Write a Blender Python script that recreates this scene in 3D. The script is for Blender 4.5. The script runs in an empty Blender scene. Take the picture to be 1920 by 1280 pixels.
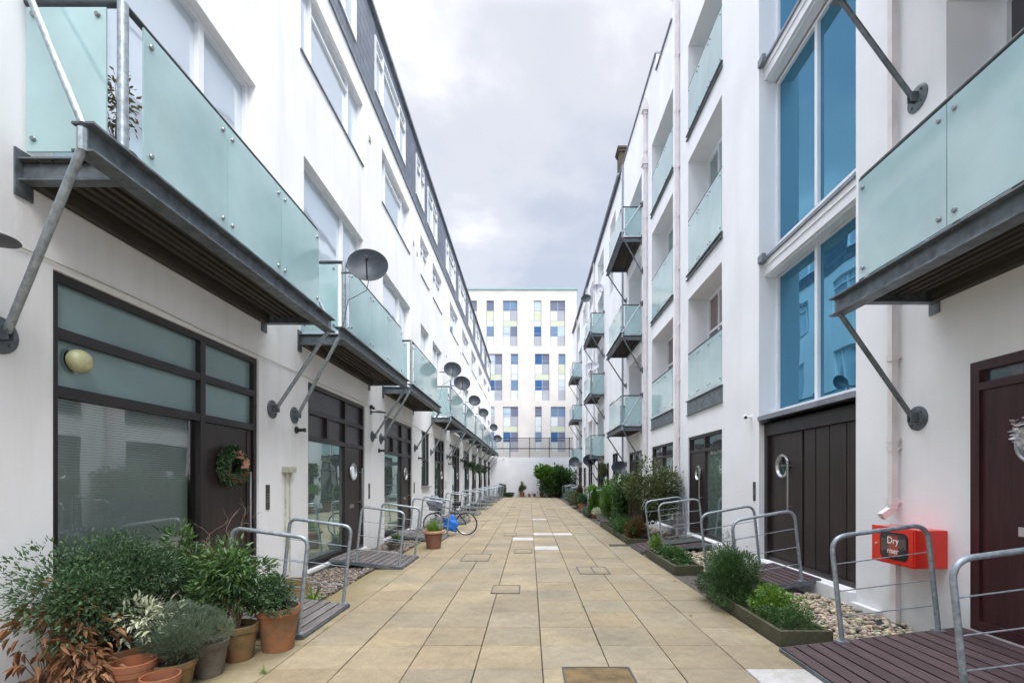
import bpy, math, random
import numpy as np
from mathutils import Vector, Matrix, Euler
R = math.radians
random.seed(7); rng = np.random.default_rng(7)
sc = bpy.context.scene
COL = sc.collection

# ------------------------------------------------------------------ camera
cam_d = bpy.data.cameras.new("camera"); cam = bpy.data.objects.new("camera", cam_d); COL.objects.link(cam)
cam.location = (0, 0, 1.70); cam.rotation_euler = (R(90), 0, 0)
cam_d.sensor_width = 36; cam_d.lens = 36 * 889 / 1920
cam_d.shift_x = -33 / 1920; cam_d.shift_y = 258 / 1920
cam_d.clip_start = 0.05; cam_d.clip_end = 2000
sc.camera = cam
# ------------------------------------------------------------------ world, sun, exposure
SUN_EL, SUN_ROT = R(46), R(154)
w = bpy.data.worlds.new("World"); sc.world = w; w.use_nodes = True
nt = w.node_tree; nt.nodes.clear(); N = nt.nodes.new; L = nt.links.new
out = N('ShaderNodeOutputWorld'); bg = N('ShaderNodeBackground'); bg.inputs['Strength'].default_value = 0.09
sky = N('ShaderNodeTexSky'); sky.sky_type = 'NISHITA'; sky.sun_disc = False
sky.sun_elevation = SUN_EL; sky.sun_rotation = SUN_ROT; sky.air_density = 1.0; sky.dust_density = 2.0
tc = N('ShaderNodeTexCoord'); sep = N('ShaderNodeSeparateXYZ'); L(tc.outputs['Generated'], sep.inputs[0])
den = N('ShaderNodeMath'); den.operation = 'ADD'; den.inputs[1].default_value = 0.22
mx = N('ShaderNodeMath'); mx.operation = 'MAXIMUM'; mx.inputs[1].default_value = 0.0
L(sep.outputs[2], mx.inputs[0]); L(mx.outputs[0], den.inputs[0])
dx = N('ShaderNodeMath'); dx.operation = 'DIVIDE'; dy = N('ShaderNodeMath'); dy.operation = 'DIVIDE'
L(sep.outputs[0], dx.inputs[0]); L(den.outputs[0], dx.inputs[1]); L(sep.outputs[1], dy.inputs[0]); L(den.outputs[0], dy.inputs[1])
cmb = N('ShaderNodeCombineXYZ'); L(dx.outputs[0], cmb.inputs[0]); L(dy.outputs[0], cmb.inputs[1])
n1 = N('ShaderNodeTexNoise'); n1.inputs['Scale'].default_value = 1.15; n1.inputs['Detail'].default_value = 8; n1.inputs['Roughness'].default_value = 0.54
n1.inputs['Distortion'].default_value = 0.15
mp = N('ShaderNodeMapping'); mp.inputs['Location'].default_value = (5.5, 8.1, 0); L(cmb.outputs[0], mp.inputs[0]); L(mp.outputs[0], n1.inputs['Vector'])
cr = N('ShaderNodeValToRGB'); cr.color_ramp.interpolation = 'EASE'
e = cr.color_ramp.elements
e[0].position = 0.37; e[0].color = (2.05, 2.25, 2.70, 1)
e[1].position = 0.62; e[1].color = (4.2, 4.2, 4.3, 1)
e2 = cr.color_ramp.elements.new(0.50); e2.color = (2.70, 2.78, 3.08, 1)
L(n1.outputs[0], cr.inputs[0])
n2 = N('ShaderNodeTexNoise'); n2.inputs['Scale'].default_value = 0.55; n2.inputs['Detail'].default_value = 4
L(mp.outputs[0], n2.inputs['Vector'])
cov = N('ShaderNodeMapRange'); cov.inputs[1].default_value = 0.35; cov.inputs[2].default_value = 0.60; cov.inputs[3].default_value = 0.90; cov.inputs[4].default_value = 1.0
L(n2.outputs[0], cov.inputs[0])
mix = N('ShaderNodeMixRGB'); L(cov.outputs[0], mix.inputs[0]); L(sky.outputs[0], mix.inputs[1]); L(cr.outputs[0], mix.inputs[2])
# sky overhead, out of frame, brightened beyond a real overcast to light the walls
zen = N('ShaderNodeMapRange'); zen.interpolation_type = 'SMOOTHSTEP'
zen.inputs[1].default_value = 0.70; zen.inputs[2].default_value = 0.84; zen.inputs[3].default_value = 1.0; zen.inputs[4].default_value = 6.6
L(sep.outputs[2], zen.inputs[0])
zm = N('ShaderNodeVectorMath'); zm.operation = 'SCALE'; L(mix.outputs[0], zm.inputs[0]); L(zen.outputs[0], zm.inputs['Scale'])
# added brightening behind the camera, on the sun's side, to light the walls
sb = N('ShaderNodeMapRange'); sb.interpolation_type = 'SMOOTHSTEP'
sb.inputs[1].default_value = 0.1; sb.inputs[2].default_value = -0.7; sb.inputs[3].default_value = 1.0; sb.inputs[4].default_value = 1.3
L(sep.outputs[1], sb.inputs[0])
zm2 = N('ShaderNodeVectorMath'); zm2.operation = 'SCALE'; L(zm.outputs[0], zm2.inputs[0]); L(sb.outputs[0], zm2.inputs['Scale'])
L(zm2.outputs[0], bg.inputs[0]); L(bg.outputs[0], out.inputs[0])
sd = bpy.data.lights.new("sun", 'SUN'); sd.energy = 0.78; sd.angle = R(22); sd.color = (1.0, 0.965, 0.92)
sun = bpy.data.objects.new("sun", sd); COL.objects.link(sun)
sun.rotation_euler = (R(90) - SUN_EL, 0, -SUN_ROT + R(180))
vs = sc.view_settings; vs.view_transform = 'Standard'; vs.look = 'None'; vs.gamma = 1; vs.use_curve_mapping = False
vs.exposure = 1.72
sc.render.engine = 'CYCLES'
sc.cycles.max_bounces = 10; sc.cycles.diffuse_bounces = 5; sc.cycles.glossy_bounces = 4
sc.cycles.transmission_bounces = 6; sc.cycles.transparent_max_bounces = 12
sc.cycles.use_denoising = True; sc.cycles.sample_clamp_indirect = 8

# ------------------------------------------------------------------ materials
MATS = {}
def mat(name, col, rough=0.6, metal=0.0, var=0.12, vscale=3.0, bump=0.0, bscale=40, spec=None, col2=None,
        stretch=None, attr=None, coat=0.0, ior=None, fine=0.0):
    m = bpy.data.materials.new(name); m.use_nodes = True; t = m.node_tree; n = t.nodes; l = t.links
    b = n['Principled BSDF']; b.inputs['Roughness'].default_value = rough; b.inputs['Metallic'].default_value = metal
    if spec is not None: b.inputs['Specular IOR Level'].default_value = spec
    if ior: b.inputs['IOR'].default_value = ior
    if coat: b.inputs['Coat Weight'].default_value = coat; b.inputs['Coat Roughness'].default_value = 0.1
    c = n.new('ShaderNodeTexCoord')
    src = c.outputs['Object']
    mpn = n.new('ShaderNodeMapping'); l.new(src, mpn.inputs[0])
    if stretch: mpn.inputs['Scale'].default_value = stretch
    no = n.new('ShaderNodeTexNoise'); no.inputs['Scale'].default_value = vscale; no.inputs['Detail'].default_value = 6
    no.inputs['Roughness'].default_value = 0.6
    l.new(mpn.outputs[0], no.inputs['Vector'])
    r = n.new('ShaderNodeValToRGB'); r.color_ramp.elements[0].position = 0.32; r.color_ramp.elements[1].position = 0.68
    a = col2 if col2 else tuple(x * (1 - var) for x in col)
    bb = col if col2 else tuple(min(1, x * (1 + var * 0.5)) for x in col)
    r.color_ramp.elements[0].color = (*a, 1); r.color_ramp.elements[1].color = (*bb, 1)
    l.new(no.outputs[0], r.inputs[0]); cur = r.outputs[0]
    if attr:
        at = n.new('ShaderNodeAttribute'); at.attribute_name = attr
        mm = n.new('ShaderNodeMixRGB'); mm.blend_type = 'MULTIPLY'; mm.inputs[0].default_value = 1
        l.new(cur, mm.inputs[1]); l.new(at.outputs['Color'], mm.inputs[2]); cur = mm.outputs[0]
    l.new(cur, b.inputs['Base Color'])
    if bump:
        nb = n.new('ShaderNodeTexNoise'); nb.inputs['Scale'].default_value = bscale; nb.inputs['Detail'].default_value = 5
        l.new(mpn.outputs[0], nb.inputs['Vector'])
        bn = n.new('ShaderNodeBump'); bn.inputs['Strength'].default_value = bump; bn.inputs['Distance'].default_value = 0.01
        l.new(nb.outputs[0], bn.inputs['Height']); l.new(bn.outputs[0], b.inputs['Normal'])
    MATS[name] = m
    return m

def render_wall(name, col, stain=(0.62, 0.62, 0.58), amount=0.35):
    """painted render: fine grain, faint vertical rain streaks and blotches"""
    m = bpy.data.materials.new(name); m.use_nodes = True; t = m.node_tree; n = t.nodes; l = t.links
    b = n['Principled BSDF']; b.inputs['Roughness'].default_value = 0.75; b.inputs['Specular IOR Level'].default_value = 0.25
    c = n.new('ShaderNodeTexCoord')
    m1 = n.new('ShaderNodeMapping'); m1.inputs['Scale'].default_value = (1.2, 1.2, 0.14); l.new(c.outputs['Object'], m1.inputs[0])
    a = n.new('ShaderNodeTexNoise'); a.inputs['Scale'].default_value = 2.0; a.inputs['Detail'].default_value = 8; a.inputs['Roughness'].default_value = .65
    l.new(m1.outputs[0], a.inputs['Vector'])
    r1 = n.new('ShaderNodeMapRange'); r1.inputs[1].default_value = .50; r1.inputs[2].default_value = .78; r1.inputs[4].default_value = amount
    l.new(a.outputs[0], r1.inputs[0])
    mixa = n.new('ShaderNodeMixRGB'); mixa.inputs[1].default_value = (*col, 1); mixa.inputs[2].default_value = (*stain, 1)
    l.new(r1.outputs[0], mixa.inputs[0])
    bl = n.new('ShaderNodeTexNoise'); bl.inputs['Scale'].default_value = 0.7; bl.inputs['Detail'].default_value = 5
    l.new(c.outputs['Object'], bl.inputs['Vector'])
    r2 = n.new('ShaderNodeMapRange'); r2.inputs[1].default_value = .35; r2.inputs[2].default_value = .7; r2.inputs[3].default_value = .93; r2.inputs[4].default_value = 1.03
    l.new(bl.outputs[0], r2.inputs[0])
    mu = n.new('ShaderNodeMixRGB'); mu.blend_type = 'MULTIPLY'; mu.inputs[0].default_value = 1
    l.new(mixa.outputs[0], mu.inputs[1]); l.new(r2.outputs[0], mu.inputs[2])
    # splash dirt near the ground
    sp = n.new('ShaderNodeSeparateXYZ'); l.new(c.outputs['Object'], sp.inputs[0])
    nd = n.new('ShaderNodeTexNoise'); nd.inputs['Scale'].default_value = 5; nd.inputs['Detail'].default_value = 6; l.new(c.outputs['Object'], nd.inputs['Vector'])
    ad = n.new('ShaderNodeMath'); ad.operation = 'MULTIPLY_ADD'; ad.inputs[1].default_value = 0.9
    l.new(nd.outputs[0], ad.inputs[0]); l.new(sp.outputs[2], ad.inputs[2])
    r3 = n.new('ShaderNodeMapRange'); r3.inputs[1].default_value = .35; r3.inputs[2].default_value = .95; r3.inputs[3].default_value = .45; r3.inputs[4].default_value = 0
    l.new(ad.outputs[0], r3.inputs[0])
    m3 = n.new('ShaderNodeMixRGB'); m3.inputs[2].default_value = (.42, .42, .36, 1)
    l.new(r3.outputs[0], m3.inputs[0]); l.new(mu.outputs[0], m3.inputs[1])
    l.new(m3.outputs[0], b.inputs['Base Color'])
    g = n.new('ShaderNodeTexNoise'); g.inputs['Scale'].default_value = 90; g.inputs['Detail'].default_value = 4; l.new(c.outputs['Object'], g.inputs['Vector'])
    g2 = n.new('ShaderNodeTexNoise'); g2.inputs['Scale'].default_value = 2.2; g2.inputs['Detail'].default_value = 3; l.new(c.outputs['Object'], g2.inputs['Vector'])
    gm = n.new('ShaderNodeMath'); gm.operation = 'MULTIPLY_ADD'; gm.inputs[1].default_value = 6; l.new(g2.outputs[0], gm.inputs[0]); l.new(g.outputs[0], gm.inputs[2])
    bn = n.new('ShaderNodeBump'); bn.inputs['Strength'].default_value = .25; bn.inputs['Distance'].default_value = .004
    l.new(gm.outputs[0], bn.inputs['Height']); l.new(bn.outputs[0], b.inputs['Normal'])
    MATS[name] = m; return m

def frosted(name, col, trans=0.5, gloss=0.12, rough=0.15):
    m = bpy.data.materials.new(name); m.use_nodes = True; t = m.node_tree; n = t.nodes; l = t.links
    n.remove(n['Principled BSDF']); o = n['Material Output']
    c = n.new('ShaderNodeTexCoord'); no = n.new('ShaderNodeTexNoise'); no.inputs['Scale'].default_value = 1.3; no.inputs['Detail'].default_value = 7; no.inputs['Roughness'].default_value = .62
    l.new(c.outputs['Object'], no.inputs['Vector'])
    r = n.new('ShaderNodeMixRGB'); r.inputs[1].default_value = (*[x * .70 for x in col], 1); r.inputs[2].default_value = (*[min(1, x * 1.12) for x in col], 1)
    l.new(no.outputs[0], r.inputs[0])
    d = n.new('ShaderNodeBsdfDiffuse'); tr = n.new('ShaderNodeBsdfTranslucent'); g = n.new('ShaderNodeBsdfGlossy')
    g.inputs['Roughness'].default_value = rough; g.inputs['Color'].default_value = (1, 1, 1, 1)
    l.new(r.outputs[0], d.inputs[0]); l.new(r.outputs[0], tr.inputs[0])
    s1 = n.new('ShaderNodeMixShader'); s1.inputs[0].default_value = trans; l.new(d.outputs[0], s1.inputs[1]); l.new(tr.outputs[0], s1.inputs[2])
    f = n.new('ShaderNodeFresnel'); f.inputs[0].default_value = 1.45
    ma = n.new('ShaderNodeMath'); ma.operation = 'ADD'; ma.inputs[1].default_value = gloss * .3; l.new(f.outputs[0], ma.inputs[0]); ma.use_clamp = True
    s2 = n.new('ShaderNodeMixShader'); l.new(ma.outputs[0], s2.inputs[0]); l.new(s1.outputs[0], s2.inputs[1]); l.new(g.outputs[0], s2.inputs[2])
    l.new(s2.outputs[0], o.inputs[0]); MATS[name] = m; return m

def mirror_glass(name, col, refl=0.35, rcol=(1, 1, 1), clear=False, rough=0.012, wob=0.02):
    """pane: body colour (or clear tint) under a reflective face, with slightly wavy glass"""
    m = bpy.data.materials.new(name); m.use_nodes = True; t = m.node_tree; n = t.nodes; l = t.links
    n.remove(n['Principled BSDF']); o = n['Material Output']
    d = n.new('ShaderNodeBsdfTransparent' if clear else 'ShaderNodeBsdfDiffuse'); d.inputs[0].default_value = (*col, 1)
    g = n.new('ShaderNodeBsdfGlossy'); g.inputs['Roughness'].default_value = rough; g.inputs['Color'].default_value = (*rcol, 1)
    c = n.new('ShaderNodeTexCoord'); no = n.new('ShaderNodeTexNoise'); no.inputs['Scale'].default_value = .9; no.inputs['Detail'].default_value = 1
    l.new(c.outputs['Object'], no.inputs['Vector'])
    bn = n.new('ShaderNodeBump'); bn.inputs['Strength'].default_value = wob; bn.inputs['Distance'].default_value = .3
    l.new(no.outputs[0], bn.inputs['Height']); l.new(bn.outputs[0], g.inputs['Normal'])
    f = n.new('ShaderNodeFresnel'); f.inputs[0].default_value = 1.5
    ma = n.new('ShaderNodeMath'); ma.operation = 'ADD'; ma.inputs[1].default_value = refl; ma.use_clamp = True; l.new(f.outputs[0], ma.inputs[0])
    s = n.new('ShaderNodeMixShader'); l.new(ma.outputs[0], s.inputs[0]); l.new(d.outputs[0], s.inputs[1]); l.new(g.outputs[0], s.inputs[2])
    l.new(s.outputs[0], o.inputs[0]); MATS[name] = m; return m

M = MATS
render_wall('render_left', (0.845, 0.85, 0.87), amount=.52); render_wall('render_right', (0.835, 0.845, 0.87), amount=.22)
render_wall('render_end', (0.80, 0.81, 0.85), amount=.2); render_wall('render_far', (0.62, 0.595, 0.565), amount=.1)
mat('white_paint', (0.80, 0.81, 0.82), .45, var=.06)
mat('upvc', (0.78, 0.80, 0.83), .35, var=.05)
mat('galv', (0.34, 0.39, 0.43), .48, .55, var=.35, vscale=22, bump=.08, bscale=60)
mat('galv_dark', (0.16, 0.185, 0.205), .5, .45, var=.45, vscale=9, bump=.1)
mat('rail_dark', (0.07, 0.08, 0.09), .45, .4, var=.3, vscale=12)
mat('steel', (0.50, 0.51, 0.52), .28, .95, var=.05)
mat('bolt', (0.30, 0.32, 0.33), .4, .8, var=.2)
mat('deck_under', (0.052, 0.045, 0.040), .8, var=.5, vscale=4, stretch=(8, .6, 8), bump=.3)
mat('deck_left', (0.16, 0.145, 0.14), .8, var=.45, vscale=6, stretch=(9, .7, 9), bump=.5, bscale=30, attr='tone')
mat('deck_right', (0.078, 0.048, 0.050), .6, var=.5, vscale=6, stretch=(9, .6, 9), bump=.5, bscale=30, attr='tone')
mat('door_brown', (0.030, 0.020, 0.020), .38, var=.45, vscale=3, stretch=(6, 6, .5), bump=.12, bscale=25)
mat('door_right', (0.048, 0.014, 0.018), .42, var=.4, vscale=3, stretch=(6, 6, .5), bump=.15, bscale=25)
mat('frame_brown', (0.022, 0.016, 0.017), .4, var=.3)
mat('panel_plum', (0.05, 0.043, 0.05), .35, var=.3, vscale=2)
mat('black', (0.015, 0.016, 0.018), .45, var=.2)
mat('dish_grey', (0.040, 0.050, 0.065), .5, .2, var=.3, vscale=8, bump=.05)
mat('dish_pale', (0.42, 0.42, 0.46), .5, .1, var=.3, vscale=8)
mat('red', (0.72, 0.030, 0.016), .33, var=.12, coat=.3)
mat('redtile', (0.34, 0.07, 0.04), .5, var=.2)
mat('white_text', (0.85, 0.85, 0.85), .5, var=.02)
mat('terracotta', (0.33, 0.13, 0.05), .85, var=.4, vscale=6, col2=(0.13, 0.095, 0.055), bump=.2)
mat('terracotta_moss', (0.25, 0.13, 0.055), .9, vscale=5, col2=(0.075, 0.075, 0.032), bump=.3)
mat('terracotta_orange', (0.36, 0.115, 0.042), .85, col2=(0.19,0.085,0.05), vscale=7, bump=.2)
mat('pot_plastic', (0.22, 0.10, 0.07), .55, var=.2, vscale=5)
mat('pot_rim', (0.52, 0.30, 0.20), .55, var=.15, vscale=5)
mat('pot_grey', (0.14, 0.12, 0.10), .85, var=.4, vscale=6, bump=.2)
mat('soil', (0.035, 0.026, 0.018), .95, var=.5, vscale=20, bump=.8)
mat('timber_mossy', (0.10, 0.085, 0.055), .9, vscale=5, col2=(0.055, 0.065, 0.03), stretch=(4, .8, 4), bump=.5, bscale=25)
mat('timber_pale', (0.33, 0.22, 0.10), .8, var=.4, vscale=6, bump=.3)
mat('pipe_white', (0.76, 0.73, 0.73), .5, vscale=4, col2=(0.66, 0.60, 0.60), bump=.05)
mat('beige_box', (0.50, 0.50, 0.40), .6, var=.3, vscale=14)
mat('panel_bronze', (0.10, 0.095, 0.085), .4, .5, var=.2)
mat('lead', (0.22, 0.24, 0.28), .6, .1, var=.3, vscale=6)
mat('brick_chimney', (0.075, 0.058, 0.042), .9, var=.5, vscale=9, bump=.4)
mat('pebble', (0.40, 0.34, 0.25), .75, var=.3, vscale=5, attr='tone')
mat('pebble_dark', (0.24, 0.20, 0.17), .8, var=.3, vscale=5, attr='tone')
mat('gravel_bed', (0.10, 0.085, 0.07), .95, var=.5, vscale=25, bump=1, bscale=30)
mat('ground_base', (0.16, 0.15, 0.13), .95, var=.3, vscale=2)
mat('joint_sand', (0.085, 0.072, 0.05), .95, var=.5, vscale=10, bump=.5)
mat('wood_stem', (0.11, 0.08, 0.05), .9, var=.4, vscale=20)
mat('twig', (0.26, 0.20, 0.15), .9, var=.3, vscale=20)
mat('blind', (0.84, 0.88, 0.87), .6, var=.05)
mat('room', (0.10, 0.12, 0.12), .9, var=.3)
mat('rubber', (0.018, 0.018, 0.02), .7, var=.2)
mat('bike_frame', (0.05, 0.06, 0.07), .35, .5, var=.2)
mat('bag_blue', (0.010, 0.16, 0.62), .6, var=.25, vscale=8, bump=.3, bscale=15)
mat('cloth_grey', (0.20, 0.22, 0.26), .8, var=.35, vscale=9, bump=.6, bscale=10)
mat('globe_cream', (0.50, 0.52, 0.30), .35, var=.2, vscale=18)
mat('floor_mat', (0.06, 0.065, 0.06), .95, var=.4, vscale=30, bump=.8)
mat('manhole_steel', (0.085, 0.085, 0.08), .55, .3, var=.3, vscale=15)
mat('manhole_fill', (0.23, 0.15, 0.06), .8, vscale=4.5, col2=(0.07, 0.05, 0.025), bump=.4)
mat('bow', (0.48, 0.25, 0.16), .6, var=.3); mat('berry', (0.40, 0.03, 0.02), .4, var=.2)
mat('silver', (0.7, 0.7, 0.72), .3, .6, var=.1)
for nm, c in dict(blue_strong=(0.02, 0.10, 0.27), blue_mid=(0.14, 0.235, 0.37), grey_lilac=(0.37, 0.385, 0.43), pale_panel=(0.62, 0.68, 0.68),
                  lime=(0.56, 0.60, 0.45), darkwin=(0.14, 0.16, 0.24), palewin=(0.45, 0.55, 0.66)).items():
    mat('far_' + nm, c, .3, var=.12, vscale=.8)
mat('far_frame', (0.30, 0.33, 0.40), .5, var=.1)
mat('far_cap', (0.24, 0.42, 0.42), .5, var=.1)
frosted('balcony_glass', (0.63, 0.88, 0.91), .5, .35, .11)
frosted('frost_teal', (0.20, 0.315, 0.325), 0.0, .2, .3)
mirror_glass('blue_glass', (0.006, 0.038, 0.065), .52, (0.20, 0.48, 0.68), wob=.03)
mirror_glass('clear_front', (0.92, 0.985, 0.97), .10, clear=True)
mirror_glass('shop_glass', (0.15, 0.20, 0.19), .36, (.86, 1, .97))
mirror_glass('dark_glass', (0.045, 0.04, 0.05), .05, wob=.02)
mirror_glass('sky_glass', (0.52, 0.60, 0.68), .30, (.93, .97, 1.0))
mirror_glass('green_glass', (0.16, 0.21, 0.20), .22, (.9, 1, 1))
mirror_glass('brick_reflect_glass', (0.16, 0.09, 0.09), .12)  # reddish body colour stands in for brick reflected in the panes

def leaf_mat(name, dark, light, rough=.5, trans=.3):
    m = bpy.data.materials.new(name); m.use_nodes = True; t = m.node_tree; n = t.nodes; l = t.links
    b = n['Principled BSDF']; b.inputs['Roughness'].default_value = rough
    at = n.new('ShaderNodeAttribute'); at.attribute_name = 'tone'
    mx_ = n.new('ShaderNodeMixRGB'); mx_.inputs[1].default_value = (*dark, 1); mx_.inputs[2].default_value = (*light, 1)
    sp = n.new('ShaderNodeSeparateColor'); l.new(at.outputs['Color'], sp.inputs[0]); l.new(sp.outputs[0], mx_.inputs[0])
    l.new(mx_.outputs[0], b.inputs['Base Color'])
    tr = n.new('ShaderNodeBsdfTranslucent'); l.new(mx_.outputs[0], tr.inputs[0])
    s = n.new('ShaderNodeMixShader'); s.inputs[0].default_value = trans
    l.new(b.outputs[0], s.inputs[1]); l.new(tr.outputs[0], s.inputs[2]); l.new(s.outputs[0], n['Material Output'].inputs[0])
    MATS[name] = m; return m
leaf_mat('leaf_dark', (0.018, 0.055, 0.024), (0.12, 0.215, 0.09))
leaf_mat('leaf_blue', (0.030, 0.075, 0.055), (0.12, 0.20, 0.135))
leaf_mat('leaf_mid', (0.022, 0.066, 0.020), (0.115, 0.215, 0.060))
leaf_mat('leaf_rhodo', (0.020, 0.070, 0.028), (0.14, 0.25, 0.06), .35)
leaf_mat('leaf_lime', (0.055, 0.14, 0.018), (0.22, 0.38, 0.05))
leaf_mat('leaf_conifer', (0.035, 0.10, 0.012), (0.15, 0.30, 0.035))
leaf_mat('leaf_grey', (0.07, 0.115, 0.075), (0.22, 0.28, 0.19), .7)
leaf_mat('leaf_white', (0.30, 0.36, 0.20), (0.78, 0.78, 0.62), .5)
leaf_mat('leaf_brown', (0.16, 0.065, 0.028), (0.48, 0.27, 0.14), .7)
leaf_mat('leaf_purple', (0.010, 0.010, 0.016), (0.045, 0.045, 0.06))
leaf_mat('leaf_olive', (0.045, 0.065, 0.022), (0.16, 0.19, 0.07))
leaf_mat('leaf_rust', (0.06, 0.045, 0.02), (0.20, 0.14, 0.05))

# slate cladding material
def slate():
    m = bpy.data.materials.new('slate'); m.use_nodes = True; t = m.node_tree; n = t.nodes; l = t.links
    b = n['Principled BSDF']; b.inputs['Roughness'].default_value = .45
    c = n.new('ShaderNodeTexCoord'); s = n.new('ShaderNodeSeparateXYZ'); l.new(c.outputs['Object'], s.inputs[0])
    cb = n.new('ShaderNodeCombineXYZ'); l.new(s.outputs[1], cb.inputs[0]); l.new(s.outputs[2], cb.inputs[1])
    br = n.new('ShaderNodeTexBrick'); l.new(cb.outputs[0], br.inputs['Vector'])
    br.inputs['Scale'].default_value = 1; br.inputs['Brick Width'].default_value = .42; br.inputs['Row Height'].default_value = .24
    br.inputs['Mortar Size'].default_value = .012; br.inputs['Mortar Smooth'].default_value = .3
    br.inputs['Color1'].default_value = (.095, .12, .165, 1); br.inputs['Color2'].default_value = (.15, .18, .235, 1)
    br.inputs['Mortar'].default_value = (.02, .024, .036, 1)
    l.new(br.outputs[0], b.inputs['Base Color'])
    bn = n.new('ShaderNodeBump'); bn.inputs['Strength'].default_value = .6; bn.inputs['Distance'].default_value = .01; bn.invert = True
    l.new(br.outputs['Fac'], bn.inputs['Height']); l.new(bn.outputs[0], b.inputs['Normal'])
    MATS['slate'] = m
slate()
# paving slab material: per-slab tone attribute, stains and fine grain
def slabmat():
    m = bpy.data.materials.new('paving_slab'); m.use_nodes = True; t = m.node_tree; n = t.nodes; l = t.links
    b = n['Principled BSDF']; b.inputs['Roughness'].default_value = .7; b.inputs['Specular IOR Level'].default_value = .3
    c = n.new('ShaderNodeTexCoord')
    def noise(s, d=6, st=None, ro=.6):
        q = n.new('ShaderNodeTexNoise'); q.inputs['Scale'].default_value = s; q.inputs['Detail'].default_value = d; q.inputs['Roughness'].default_value = ro
        if st:
            mp_ = n.new('ShaderNodeMapping'); mp_.inputs['Scale'].default_value = st; l.new(c.outputs['Object'], mp_.inputs[0]); l.new(mp_.outputs[0], q.inputs['Vector'])
        else: l.new(c.outputs['Object'], q.inputs['Vector'])
        return q
    def rng_(src, a, b_, c_, d_):
        r = n.new('ShaderNodeMapRange'); r.inputs[1].default_value = a; r.inputs[2].default_value = b_; r.inputs[3].default_value = c_; r.inputs[4].default_value = d_
        l.new(src, r.inputs[0]); return r.outputs[0]
    at = n.new('ShaderNodeAttribute'); at.attribute_name = 'tone'
    base = n.new('ShaderNodeMixRGB'); base.inputs[1].default_value = (.345, .282, .182, 1); base.inputs[2].default_value = (.255, .213, .148, 1)
    l.new(rng_(noise(1.1).outputs[0], .38, .66, 0, 1), base.inputs[0])
    m1 = n.new('ShaderNodeMixRGB'); m1.blend_type = 'MULTIPLY'; m1.inputs[0].default_value = 1
    l.new(base.outputs[0], m1.inputs[1]); l.new(at.outputs['Color'], m1.inputs[2])
    g = n.new('ShaderNodeMixRGB'); g.blend_type = 'MULTIPLY'; g.inputs[0].default_value = 1
    mid = n.new('ShaderNodeMixRGB'); mid.blend_type = 'MULTIPLY'; mid.inputs[0].default_value = 1
    l.new(m1.outputs[0], mid.inputs[1]); l.new(rng_(noise(9, 9, None, .75).outputs[0], .3, .7, .80, 1.14), mid.inputs[2])
    l.new(mid.outputs[0], g.inputs[1]); l.new(rng_(noise(70, 6, None, .8).outputs[0], .3, .7, .74, 1.2), g.inputs[2])
    st = n.new('ShaderNodeMixRGB'); st.inputs[2].default_value = (.20, .155, .09, 1)
    l.new(rng_(noise(2.6, 9, (1, .6, 1), .75).outputs[0], .54, .76, 0, .7), st.inputs[0]); l.new(g.outputs[0], st.inputs[1])
    # green algae towards both planted margins
    s = n.new('ShaderNodeSeparateXYZ'); l.new(c.outputs['Object'], s.inputs[0])
    ab = n.new('ShaderNodeMath'); ab.operation = 'ABSOLUTE'; l.new(s.outputs[0], ab.inputs[0])
    nn = noise(3, 7)
    ad = n.new('ShaderNodeMath'); ad.operation = 'MULTIPLY_ADD'; ad.inputs[1].default_value = 1.1; l.new(nn.outputs[0], ad.inputs[0]); l.new(ab.outputs[0], ad.inputs[2])
    al = n.new('ShaderNodeMixRGB'); al.inputs[2].default_value = (.17, .145, .045, 1)
    l.new(rng_(ad.outputs[0], 2.75, 3.5, 0, .6), al.inputs[0]); l.new(st.outputs[0], al.inputs[1])
    l.new(al.outputs[0], b.inputs['Base Color'])
    bn = n.new('ShaderNodeBump'); bn.inputs['Strength'].default_value = .35; bn.inputs['Distance'].default_value = .003
    l.new(noise(120, 4).outputs[0], bn.inputs['Height']); l.new(bn.outputs[0], b.inputs['Normal'])
    MATS['paving_slab'] = m
slabmat()

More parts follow.
